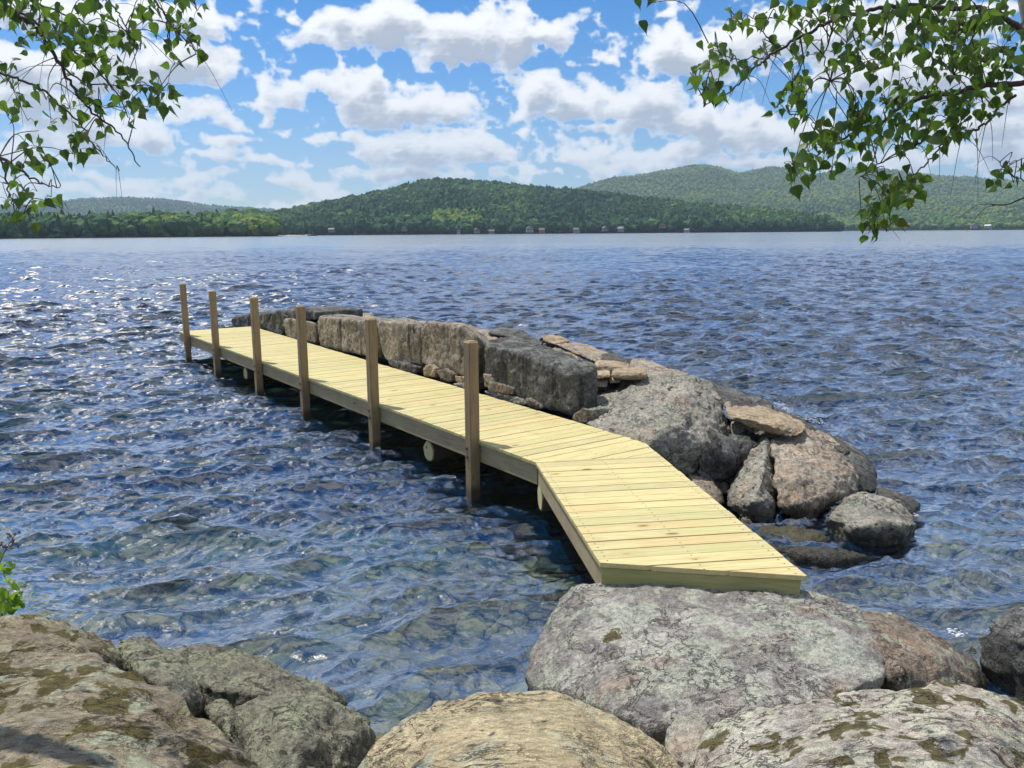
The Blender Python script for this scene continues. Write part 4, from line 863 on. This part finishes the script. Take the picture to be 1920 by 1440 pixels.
# beach
mt_b = plain_mat('beach_sand', (.46, .37, .25), .9, .15, .2)
px = np.linspace(516, 592, 40); c1, c2 = [], []
for q in px:
    d = hdir(q); r1 = 1236 + 5 * math.sin(q * .3); c1.append((d[0] * r1, d[1] * r1, -.3)); r2 = 1285; c2.append((d[0] * r2, d[1] * r2, 2.6 + .5 * math.sin(q * .21)))
    
co_ = np.array(c1 + c2 + [(x, y, -2.0) for x, y, z in c2]); n = len(px); i = np.arange(n - 1)
f = np.concatenate([np.stack([i, i + 1, n + i + 1, n + i], 1), np.stack([n + i, n + i + 1, 2 * n + i + 1, 2 * n + i], 1)])
tag(link_mesh('beach', mesh_np('beach', co_, f), mt_b), kind='structure')
# cottages
def cottage(px, D, z, w, h, dep, wall, roof, label, rot=0.0, pitch=.55, dark=False):
    d = hdir(px); e = empty('cottage', (d[0] * D, d[1] * D, z), math.atan2(-d[0], d[1]) + rot); tag(e, label, 'house', 'cottages along the far shore')
    bm = bmesh.new(); v = [bm.verts.new(p) for p in [(-w / 2, -dep / 2, -2), (w / 2, -dep / 2, -2), (w / 2, dep / 2, -2), (-w / 2, dep / 2, -2), (-w / 2, -dep / 2, h), (w / 2, -dep / 2, h), (w / 2, dep / 2, h), (-w / 2, dep / 2, h), (0, -dep / 2, h + w / 2 * pitch), (0, dep / 2, h + w / 2 * pitch)]]
    for q in [(0, 1, 5, 8, 4), (1, 2, 6, 5), (2, 3, 7, 9, 6), (3, 0, 4, 7), (0, 3, 2, 1)]: bm.faces.new([v[k] for k in q])
    me = bpy.data.meshes.new('wall'); bm.to_mesh(me); bm.free(); link_mesh('wall', me, wall, e)
    bm = bmesh.new(); o_ = .5; rz = h + w / 2 * pitch + .12
    for s_ in (-1, 1):
        pts = [(0, -dep / 2 - o_, rz), (0, dep / 2 + o_, rz), (s_ * (w / 2 + o_), dep / 2 + o_, h - o_ * pitch + .12), (s_ * (w / 2 + o_), -dep / 2 - o_, h - o_ * pitch + .12)]
        a = [bm.verts.new(p) for p in pts]; b = [bm.verts.new((p[0], p[1], p[2] + .22)) for p in pts]
        bm.faces.new(a); bm.faces.new(b[::-1])
        for k in range(4): bm.faces.new((a[k], b[k], b[(k + 1) % 4], a[(k + 1) % 4]))
    bmesh.ops.recalc_face_normals(bm, faces=bm.faces)
    me = bpy.data.meshes.new('roof'); bm.to_mesh(me); bm.free(); link_mesh('roof', me, roof, e)
    for wx in ((-w * .25, w * .22) if w > 7 else (0,)):
        bm = bmesh.new(); bmesh.ops.create_cube(bm, size=1)
        for q in bm.verts: q.co = Vector((q.co.x * w * .2 + wx, q.co.y * .12 - dep / 2 - .02, q.co.z * 1.5 + h * .55))
        me = bpy.data.meshes.new('window'); bm.to_mesh(me); bm.free(); link_mesh('window', me, M_pane, e)
M_pane = plain_mat('dark_pane', (.04, .05, .06), .15, .1, 1); M_white = plain_mat('white_clapboard', (.30, .30, .295), .7, .1, 1); M_tanw = plain_mat('tan_clapboard', (.25, .21, .16), .8, .1, 1)
M_greyw = plain_mat('grey_shingle_wall', (.20, .20, .195), .8, .1, 1); M_redw = plain_mat('red_brown_wall', (.34, .13, .08), .8, .1, 1)
M_rgrey = plain_mat('grey_roof', (.20, .20, .21), .8, .1, 1); M_rbrown = plain_mat('brown_roof', (.16, .11, .08), .8, .1, 1); M_rmetal = plain_mat('bright_metal_roof', (.5, .51, .52), .35, .05, 1)
for a in [(486, 950, 3, 11, 4, 8, M_redw, M_rmetal, 'red-brown cottage with a bright metal roof beside the beach', 1.5),
          (622, 1252, 6, 9, 3, 8, M_greyw, M_rgrey, 'grey cottage among dark trees just past the beach', 1.3),
          (757, 1266, 7, 11, 4, 8, M_greyw, M_rbrown, 'grey cottage with brown roof under the left slope of the hill', .3),
          (860, 1272, 2, 6, 5, 7, M_white, M_rgrey, 'narrow tall white cottage below the yellow-green grove', .1),
          (894, 1272, 3, 9, 5, 8, M_tanw, M_rgrey, 'tan cottage just past the yellow-green grove', .2),
          (922, 1276, 2, 10, 3, 8, M_greyw, M_rbrown, 'low grey cottage between tan and white ones', 1.4),
          (993, 1280, 4, 13, 6, 9, M_white, M_rgrey, 'largest white house at the foot of the hill', .15),
          (1016, 1283, 3, 11, 4, 8, M_tanw, M_rbrown, 'tan low house next to the largest white house', 1.4),
          (1081, 1290, 3, 11, 4, 8, M_white, M_rbrown, 'white cottage with brown roof on the wooded shore', 1.2),
          (1134, 1298, 5, 9, 4, 8, M_greyw, M_rgrey, 'small grey cottage set back in the shoreline trees', .4),
          (1164, 1300, 4, 12, 4, 8, M_white, M_rgrey, 'long white cottage on the wooded point', 1.3),
          (1242, 1312, 9, 11, 4, 8, M_tanw, M_rbrown, 'tan steep-roofed cottage high in the trees of the point', .1),
          (1288, 1312, 2, 8, 3, 7, M_white, M_rgrey, 'tiny white boathouse near the tip of the wooded point', 1.2),
          (1826, 2060, 6, 16, 6, 12, M_white, M_rgrey, 'white house on the farthest shore beyond the birch leaves', .2),
          (1852, 2062, 5, 14, 5, 12, M_white, M_rmetal, 'white house with bright roof on the farthest shore', 1.3)]:
    cottage(a[0], a[1] + 9, a[2], a[3] * .8, a[4] * .75, *a[5:])
# motor boat
d = hdir(586); D = 980; be = empty('motor_boat', (d[0] * D, d[1] * D, 0), math.atan2(-d[0], d[1]) + .15); be.scale = (1.4, 1.4, 1.9); tag(be, 'dark motor boat out on the lake in front of the beach', 'boat')
bm = bmesh.new(); sec = []
for x, hw, z1 in [(-3.6, 1.05, .75), (-2, 1.2, .75), (0, 1.22, .8), (2, 1.0, .95), (3.2, .5, 1.1), (3.9, .04, 1.2)]:
    sec.append([bm.verts.new(p) for p in [(x, -hw, z1), (x, -hw * .85, .05), (x, 0, -.25), (x, hw * .85, .05), (x, hw, z1)]])
for a, b in zip(sec[:-1], sec[1:]):
    for k in range(4): bm.faces.new((a[k], a[k + 1], b[k + 1], b[k]))
    bm.faces.new((a[4], a[0], b[0], b[4]))
bm.faces.new(sec[0][::-1]); bmesh.ops.recalc_face_normals(bm, faces=bm.faces)
me = bpy.data.meshes.new('hull'); bm.to_mesh(me); bm.free(); link_mesh('hull', me, plain_mat('dark_hull', (.04, .045, .06), .3, .1, 1), be)
bm = bmesh.new(); v = [bm.verts.new(p) for p in [(1.2, -.95, .85), (1.2, .95, .85), (.5, .85, 1.5), (.5, -.85, 1.5), (1.12, -.95, .85), (1.12, .95, .85), (.42, .85, 1.5), (.42, -.85, 1.5)]]
for q in [(0, 1, 2, 3), (7, 6, 5, 4), (0, 4, 5, 1), (1, 5, 6, 2), (2, 6, 7, 3), (3, 7, 4, 0)]: bm.faces.new([v[k] for k in q])
me = bpy.data.meshes.new('windscreen'); bm.to_mesh(me); bm.free(); link_mesh('windscreen', me, M_pane, be)
bm = bmesh.new(); bmesh.ops.create_cube(bm, size=1)
for q in bm.verts: q.co = Vector((q.co.x * .5 - 3.75, q.co.y * .45, q.co.z * 1.0 + .75))
bmesh.ops.bevel(bm, geom=list(bm.edges), offset=.1, segments=2, affect='EDGES')
me = bpy.data.meshes.new('outboard_motor'); bm.to_mesh(me); bm.free(); link_mesh('outboard_motor', me, M_pane, be)
# air
if HAZE > 0:
    bm = bmesh.new(); bmesh.ops.create_cube(bm, size=1)
    for v in bm.verts: v.co = Vector((v.co.x * 21000, v.co.y * 11200 + 5000, v.co.z * 880 + 430))
    me = bpy.data.meshes.new('haze'); bm.to_mesh(me); bm.free()
    mt, T, out = material('haze'); pv = T.n('ShaderNodeVolumePrincipled'); pv.inputs['Color'].default_value = (.62, .80, 1.0, 1); pv.inputs['Density'].default_value = HAZE; pv.inputs['Anisotropy'].default_value = .2
    T.t.links.new(pv.outputs[0], out.inputs['Volume']); tag(link_mesh('haze', me, mt), kind='stuff')
# ================================================================== birches, shrub
def tube(paths, sides=6):
    """paths: list of (points, r0, r1); one mesh"""
    cos, fcs = [], []; b = 0
    for pts, r0, r1 in paths:
        P = np.array([tuple(p) for p in pts], float); n = len(P)
        if n < 2: continue
        tg = np.gradient(P, axis=0); tg /= np.maximum(np.linalg.norm(tg, axis=1)[:, None], 1e-9)
        up = np.array([.31, .77, .55]); a = np.cross(tg, up); a /= np.maximum(np.linalg.norm(a, axis=1)[:, None], 1e-9); c = np.cross(tg, a)
        r = np.linspace(r0, r1, n)[:, None]
        ring = [P + r * (math.cos(6.2832 * k / sides) * a + math.sin(6.2832 * k / sides) * c) for k in range(sides)]
        cos.append(np.stack(ring, 1).reshape(-1, 3)); idx = np.arange(n * sides).reshape(n, sides) + b; nx = np.roll(idx, -1, 1)
        fcs.append(np.stack([idx[:-1], nx[:-1], nx[1:], idx[1:]], -1).reshape(-1, 4)); b += n * sides
    return np.concatenate(cos), np.concatenate(fcs)
def curve(pts, n=6, wob=.0, rg=None):
    """Catmull-Rom through 3D points"""
    P = [pts[0]] + list(pts) + [pts[-1]]; out = []
    for i in range(1, len(P) - 2):
        for k in range(n):
            t = k / n; a, b, c, d = P[i - 1], P[i], P[i + 1], P[i + 2]
            out.append(.5 * ((2 * b) + (c - a) * t + (2 * a - 5 * b + 4 * c - d) * t * t + (3 * b - a - 3 * c + d) * t ** 3))
    out.append(pts[-1])
    if wob and rg: out = [p + Vector((rg.gauss(0, wob), rg.gauss(0, wob), rg.gauss(0, wob))) for p in out]
    return out
def leaf_template():
    half = [(.0, .0), (.20, .015), (.37, .10), (.345, .15), (.41, .24), (.355, .285), (.385, .37), (.30, .42), (.31, .50), (.215, .55), (.21, .63), (.125, .68), (.10, .78), (.045, .86), (.0, 1.08)]
    mid = [(0, y) for _, y in half]
    v = [(0, y, 0) for _, y in half]; n = len(half)
    for s_ in (-1, 1): v += [(s_ * x, y, .24 * x - .10 * y * y) for x, y in half]
    v = np.array(v); v[:n, 2] = -.10 * v[:n, 1] ** 2; f = []
    for k in range(n - 1):
        f.append((k, n + k, n + k + 1)); f.append((k, n + k + 1, k + 1)); f.append((k, 2 * n + k + 1, 2 * n + k)); f.append((k, k + 1, 2 * n + k + 1))
    return v, np.array(f)
LV, LF = leaf_template()
def leaves(name, pos, size, mat, parent, seed, droop=.75, template=None, tint=None):
    rn = np.random.default_rng(seed); n = len(pos); P = np.array([tuple(p) for p in pos])
    v, f = template or (LV, LF)
    tip = rn.normal(0, .55, (n, 3)); tip[:, 2] -= droop * 1.3; tip /= np.linalg.norm(tip, axis=1)[:, None]
    nm = rn.normal(0, 1, (n, 3)); nm[:, 1] -= .5; nm -= (nm * tip).sum(1)[:, None] * tip; nm /= np.linalg.norm(nm, axis=1)[:, None]
    sd_ = np.cross(tip, nm); s = size * np.clip(rn.normal(1, .2, n), .45, 1.4)
    wx = rn.uniform(.8, 1.1, n)
    co = (P[:, None] + s[:, None, None] * (v[None, :, 0:1] * (sd_ * wx[:, None])[:, None] + v[None, :, 1:2] * tip[:, None] + v[None, :, 2:3] * (nm * rn.uniform(.4, 2.2, (n, 1)))[:, None])).reshape(-1, 3)
    fc = (f[None] + (np.arange(n) * len(v))[:, None, None]).reshape(-1, 3)
    me = mesh_np(name, co, fc); float_attr(me, 'tint', np.repeat(rn.uniform(0, 1, n), len(v)))
    o = link_mesh(name, me, mat); 
    if parent: into(o, parent)
    return o
def leaf_mat(name, dark, light, trans, k=.4):
    mt, T, out = material(name); at_ = T.n('ShaderNodeAttribute'); at_.attribute_name = 'tint'; tc = T.n('ShaderNodeTexCoord')
    c = T.mix(at_.outputs['Fac'], dark, light); c = T.mix(.35, c, T.mix(T.noise(tc.outputs['Object'], 60, 3, .6), (.5, .5, .5), (1.5, 1.5, 1.5)), 'MULTIPLY')
    yl = T.ss(T.m('FRACT', T.m('MULTIPLY', at_.outputs['Fac'], 13.7)), .93, .97); c = T.mix(T.m('MULTIPLY', yl, .6), c, (.20, .16, .03))
    b = T.n('ShaderNodeBsdfPrincipled'); T.put(b.inputs['Base Color'], c); b.inputs['Roughness'].default_value = .45; b.inputs['Specular IOR Level'].default_value = .35
    t_ = T.n('ShaderNodeBsdfTranslucent'); T.put(t_.inputs['Color'], T.mix(at_.outputs['Fac'], trans, tuple(x * 1.7 for x in trans)))
    mx = T.n('ShaderNodeMixShader'); mx.inputs[0].default_value = k
    T.t.links.new(b.outputs[0], mx.inputs[1]); T.t.links.new(t_.outputs[0], mx.inputs[2]); T.t.links.new(mx.outputs[0], out.inputs['Surface']); return mt
M_leaf = leaf_mat('birch_leaf', (.030, .070, .014), (.080, .145, .030), (.09, .17, .018), .45)
mt, T, out = material('birch_bark'); tc = T.n('ShaderNodeTexCoord'); p = T.vm('MULTIPLY', tc.outputs['Object'], (6, 6, 30))
c = T.mix(T.ss(T.noise(p, 1.2, 5, .6), .55, .68), (.42, .38, .32), (.10, .08, .065)); c = T.mix(T.ss(T.noise(tc.outputs['Object'], 9, 4, .6), .5, .7), c, (.30, .24, .19))
principled(T, out, c, .8, T.bump(T.noise(p, 2, 4, .6), .5, .01)); M_bark = mt
M_twig = plain_mat('birch_twig_bark', (.055, .042, .036), .75, .3, 40)

def birch(label, base, trunk, r0, limbs, clusters, seed, Yd, joins, dens=1.2):
    rg = random.Random(seed); e = empty('birch_tree', base); tag(e, label, 'tree', 'birches leaning over the shore')
    co, f = tube([(curve(trunk, 8), r0, r0 * .55)], 14); into(link_mesh('trunk', mesh_np('trunk', co, f), M_bark), e)
    nodes = []
    for pts, ra, rb in limbs:
        dy = rg.uniform(-.18, .18); P = [Y(p[0], p[1], Yd + dy + (p[2] if len(p) > 2 else 0)) for p in pts]
        c = curve(P, 6, .003, rg); nodes += c
        if joins is not None: c = curve([joins(P[0]), P[0]], 4)[:-1] + c
        co, f = tube([(c, ra, rb)], 6); into(link_mesh('branch', mesh_np('branch', co, f), M_twig), e)
    pos = []; tw = []; NA = np.array([tuple(p) for p in nodes])
    for (cx, cy, k) in clusters:
        yy = Yd + rg.uniform(-.35, .35); k2 = max(1, round(k * dens)); sp = 7 + 2.6 * math.sqrt(k2) 
        c = Y(cx, cy, yy); d2 = ((NA - np.array(tuple(c))) ** 2).sum(1); j = Vector(NA[int(d2.argmin())])
        if (j - c).length > .35: j = c + (j - c).normalized() * .35
        mid_ = (j + c) / 2 + Vector((rg.gauss(0, .02), rg.gauss(0, .02), .03 + rg.random() * .03))
        tw.append((curve([j, mid_, c], 4), .0022, .0012))
        for _ in range(k2):
            q = Y(cx + rg.gauss(0, sp), cy + rg.gauss(0, sp) - 8, yy + rg.gauss(0, .09)); pos.append(q)
            if rg.random() < .6: tw.append((curve([c, (c + q) / 2 + Vector((0, 0, .01)), q], 2), .0011, .0007))
    for _ in range(int(len(clusters) * .5)):                        # bare fine twigs
        j = Vector(NA[rg.randrange(len(NA))]); L = rg.uniform(.08, .25); d = Vector((rg.gauss(0, .6), rg.gauss(0, .5), rg.gauss(-.6, .4))).normalized()
        tw.append((curve([j, j + d * L * .5 + Vector((0, 0, .015)), j + d * L + Vector((0, 0, -.03))], 4), .0016, .0005))
    co, f = tube(tw, 4); into(link_mesh('twig_spray', mesh_np('twig_spray', co, f), M_twig), e)
    leaves('foliage', pos, .0415, M_leaf, e, seed)
    return e
LCL = [(38, 23, 18), (82, 32, 14), (117, 47, 8), (67, 73, 3), (38, 87, 3), (111, 85, 3), (137, 70, 6), (175, 17, 10), (190, 29, 5), (187, 58, 5), (175, 79, 6), (157, 96, 8), (146, 117, 8), (175, 117, 6), (204, 117, 6), (216, 85, 4), (242, 64, 6), (259, 90, 4), (265, 17, 8), (291, 15, 6), (321, 29, 6), (335, 52, 6), (356, 73, 5), (369, 96, 3), (326, 87, 4), (331, 125, 2), (370, 20, 5), (239, 140, 6), (169, 157, 10), (210, 169, 3), (262, 163, 4), (300, 166, 7), (320, 175, 3), (250, 184, 4), (224, 198, 3), (245, 214, 4), (277, 198, 2), (294, 204, 3), (190, 198, 6), (131, 201, 5), (155, 217, 2), (87, 187, 4), (38, 187, 6), (15, 131, 5), (9, 152, 4), (15, 219, 4), (52, 226, 2), (96, 230, 3), (73, 245, 2), (190, 239, 5), (146, 257, 7), (137, 289, 8), (172, 289, 3), (79, 280, 4), (47, 265, 2), (64, 312, 2), (20, 330, 4), (41, 315, 3), (70, 359, 2), (96, 370, 2), (118, 391, 2), (17, 379, 4), (47, 388, 8), (26, 408, 5), (70, 414, 2), (10, 20, 10), (-40, 60, 14), (-60, 200, 14), (-50, 330, 10), (60, -30, 14), (200, -30, 12), (330, -30, 10)]
RCL = [(1215, 6, 3), (1373, 35, 2), (1388, 46, 4), (1411, 35, 3), (1430, 42, 3), (1457, 39, 3), (1492, 31, 6), (1523, 50, 4), (1542, 12, 8), (1581, 15, 8), (1592, 42, 8), (1615, 69, 4), (1658, 35, 6), (1658, 81, 6), (1342, 89, 3), (1353, 104, 4), (1369, 116, 3), (1403, 131, 5), (1430, 96, 4), (1446, 81, 2), (1299, 144, 2), (1323, 162, 6), (1346, 173, 4), (1330, 135, 3), (1350, 127, 3), (1500, 81, 3), (1492, 112, 5), (1538, 104, 2), (1565, 100, 3), (1588, 81, 3), (1581, 135, 5), (1554, 154, 3), (1619, 112, 5), (1642, 131, 4), (1673, 123, 3), (1696, 108, 4), (1712, 85, 6), (1484, 154, 4), (1504, 166, 3), (1484, 177, 4), (1496, 193, 3), (1473, 208, 4), (1488, 220, 2), (1719, 35, 14), (1758, 31, 14), (1797, 46, 14), (1739, 69, 10), (1835, 23, 14), (1874, 23, 10), (1789, 85, 8), (1820, 77, 4), (1739, 143, 5), (1773, 131, 8), (1816, 131, 8), (1827, 104, 5), (1874, 96, 14), (1881, 146, 12), (1847, 116, 8), (1912, 123, 4), (1604, 189, 8), (1623, 216, 10), (1662, 197, 8), (1685, 170, 3), (1700, 208, 10), (1735, 185, 10), (1777, 189, 10), (1804, 200, 8), (1843, 193, 8), (1862, 204, 4), (1812, 247, 6), (1785, 231, 8), (1750, 239, 8), (1712, 247, 8), (1681, 239, 6), (1654, 258, 5), (1619, 239, 8), (1585, 239, 5), (1538, 231, 4), (1561, 254, 5), (1550, 277, 6), (1581, 289, 6), (1615, 277, 4), (1542, 304, 3), (1558, 324, 3), (1515, 285, 4), (1488, 312, 10), (1508, 316, 3), (1685, 285, 6), (1743, 285, 3), (1773, 270, 6), (1646, 331, 2), (1654, 355, 4), (1673, 370, 6), (1696, 347, 8), (1716, 339, 4), (1700, 370, 6), (1662, 385, 6), (1615, 401, 3), (1627, 412, 4), (1645, 408, 5), (1669, 416, 3), (1642, 439, 4), (1662, 435, 2), (1870, 351, 2), (1901, 343, 1), (1893, 308, 1), (1879, 326, 1), (1916, 320, 2), (1600, -30, 12), (1700, -30, 16), (1800, -30, 16), (1960, 60, 16), (1980, 180, 14), (1970, 330, 8)]
YL, YR = 3.0, 3.05
tl = [Y(-900, 1500, 3.3), Y(-620, 1000, 3.3), Y(-430, 500, 3.25), Y(-330, 100, 3.2), Y(-290, -300, 3.2)]; tl[0].z = .1
birch('leafy birch boughs hanging from a trunk outside the frame over the water', tl[0], tl, .085,
      [([(-120, -30), (0, 5), (40, 35), (75, 60), (110, 115), (135, 160), (170, 205), (205, 235), (240, 270), (262, 312)], .009, .0016),
       ([(0, 5), (50, 30), (110, 75), (160, 110), (200, 150), (230, 190), (243, 238)], .006, .0014),
       ([(-120, 90), (0, 135), (40, 150), (80, 170), (110, 195), (150, 230), (175, 270), (200, 300), (222, 317)], .006, .0013),
       ([(-140, 250), (0, 295), (30, 315), (70, 340), (85, 347), (115, 352)], .006, .0014), ([(0, 295), (12, 340), (22, 380), (40, 402)], .004, .0014),
       ([(20, -60), (60, 0), (110, 20), (150, 40), (190, 52), (240, 64)], .005, .0014), ([(170, -60), (205, 0), (225, 30), (240, 60), (262, 92)], .004, .0012),
       ([(260, -60), (290, 0), (310, 30), (330, 55), (350, 78), (368, 98)], .004, .0012), ([(310, 30), (315, 70), (320, 100), (333, 124)], .003, .001), ([(330, -50), (352, -10), (372, 22)], .003, .0012),
       ([(110, 115), (150, 150), (200, 160), (260, 160), (310, 170)], .004, .0012), ([(135, 160), (175, 195), (225, 200), (280, 200)], .003, .0012)],
      LCL, 51, YL, lambda p: Vector((-2.35, 3.2, p.z + .25)) if p.x < -1.95 else p)
tr_ = [Y(2400, 1500, 3.2), Y(2250, 900, 3.2), Y(2120, 500, 3.2), Y(2010, 200, 3.2), Y(1950, 40, 3.2), Y(1890, -300, 3.2)]; tr_[0].z = .1
birch('birch with a pale trunk in the corner and boughs reaching over the far mountains', tr_[0], tr_, .085,
      [([(1920, 60), (1860, 20), (1780, 15), (1680, 10), (1620, 22), (1552, 42), (1508, 65), (1472, 85), (1442, 108), (1415, 128), (1392, 150), (1365, 174), (1318, 200)], .010, .0018),
       ([(1935, 155), (1850, 160), (1790, 175), (1730, 183), (1680, 208), (1645, 235), (1600, 250), (1560, 275), (1520, 295), (1492, 312)], .012, .0016),
       ([(1905, 180), (1868, 205), (1850, 228), (1830, 245), (1800, 255), (1770, 268), (1750, 290), (1727, 316), (1704, 335), (1681, 358), (1658, 390), (1640, 432)], .006, .0015),
       ([(1727, 270), (1673, 293), (1640, 312), (1617, 330)], .004, .0015), ([(1940, 362), (1889, 381), (1858, 384)], .004, .0012), ([(1940, 350), (1897, 328), (1874, 304)], .003, .001),
       ([(1500, 68), (1504, 116), (1488, 154), (1484, 185), (1477, 216)], .003, .001), ([(1680, 8), (1660, 60), (1680, 123)], .004, .001), ([(1620, 22), (1600, 70), (1640, 130)], .004, .001),
       ([(1780, 15), (1740, 70), (1720, 130), (1700, 160)], .004, .0012), ([(1860, 20), (1820, 80), (1790, 140)], .004, .0012), ([(1560, 60), (1545, 110), (1556, 154)], .003, .001), ([(1442, 108), (1380, 110), (1345, 95)], .003, .001), ([(1460, 95), (1430, 60), (1380, 40)], .003, .001)],
      RCL, 53, YR, None, 1.75)
# shrub and dry stalk at the frame edge
sb = Z(-70, 1150, .42); sh = empty('shrub', sb); tag(sh, 'bright green leafy shrub growing on the rounded brown rock', 'shrub')
rg = random.Random(4); tw = []; pos = []
for (cx, cy, k) in [(6, 1060, 7), (4, 1082, 9), (4, 1108, 12), (14, 1126, 13), (31, 1136, 9), (2, 1134, 10), (-12, 1130, 12), (-40, 1100, 20), (-80, 1080, 24), (-70, 1130, 18), (-120, 1110, 22)]:
    c = Y(cx, cy, sb.y + rg.uniform(-.15, .15)); tw.append((curve([sb + Vector((rg.gauss(0, .03), 0, -.05)), (sb + c) / 2 + Vector((0, 0, .06)), c], 5), .006, .002))
    for _ in range(k): pos.append(c + Vector((rg.gauss(0, .035), rg.gauss(0, .05), rg.gauss(0, .035))))
co, f = tube(tw, 5); into(link_mesh('stem', mesh_np('stem', co, f), M_twig), sh)
leaves('foliage', pos, .058, leaf_mat('shrub_leaf', (.10, .20, .02), (.22, .36, .03), (.22, .36, .03), .45), sh, 6, droop=.1)
st = Z(-20, 1120, .45); ds = empty('dry_stalk', st); tag(ds, 'dry dark flower stalk with seed heads sticking up above the shrub', 'dry plant')
tip = Y(30, 1000, st.y); midp = Y(4, 1045, st.y); co, f = tube([(curve([st, midp, tip], 8), .004, .0015)] + [(curve([Y(a, b, st.y), Y(c, d, st.y)], 3), .0015, .001) for a, b, c, d in [(8, 1030, 0, 1015), (14, 1020, 26, 1016), (18, 1014, 12, 1000), (10, 1026, 20, 1026)]], 5)
into(link_mesh('stem', mesh_np('stem', co, f), plain_mat('dry_stem', (.10, .06, .05), .8, .3, 40)), ds)
v, f = ico(2); seed_m = plain_mat('seed_brown', (.13, .075, .075), .85, .4, 60)
for (a, b) in [(0, 1015), (26, 1017), (12, 1000), (30, 1000), (20, 1026), (22, 1008), (6, 1024)]:
    for _ in range(3):
        c = Y(a + rg.gauss(0, 4), b + rg.gauss(0, 5), st.y + rg.gauss(0, .02)); q = v * (1 + .3 * vnoise(v * 3 + a, 4))[:, None] * rg.uniform(.004, .008)
        o = link_mesh('seed_head', mesh_np('seed_head', q, f), seed_m, None, c); into(o, ds)

# foam where waves break against the stones
v, f = ico(1); cs, fs = [], []; rg = random.Random(12); k = 0
for (x0, y0, x1, y1, n, w_) in [(1446, 752, 1480, 768, 60, 5), (1476, 776, 1545, 792, 80, 4), (1782, 1180, 1806, 1192, 16, 4), (1700, 958, 1722, 966, 12, 3)]:
    for _ in range(n * 2):
        t = rg.random(); c = Z(x0 + (x1 - x0) * t + rg.gauss(0, w_), y0 + (y1 - y0) * t + rg.gauss(0, w_ * .6), rg.uniform(.01, .05)); r = rg.choice([.003, .004, .006, .008])
        cs.append(v * np.array([r * 2.2, r * 1.2, r * .3]) + np.array(tuple(c))); fs.append(f + k * len(v)); k += 1
tag(link_mesh('foam', mesh_np('foam', np.concatenate(cs), np.concatenate(fs)), plain_mat('foam_white', (.82, .85, .87), .5, .05, 40)), 'white foam where small waves break on the stones', 'foam', kind='stuff')
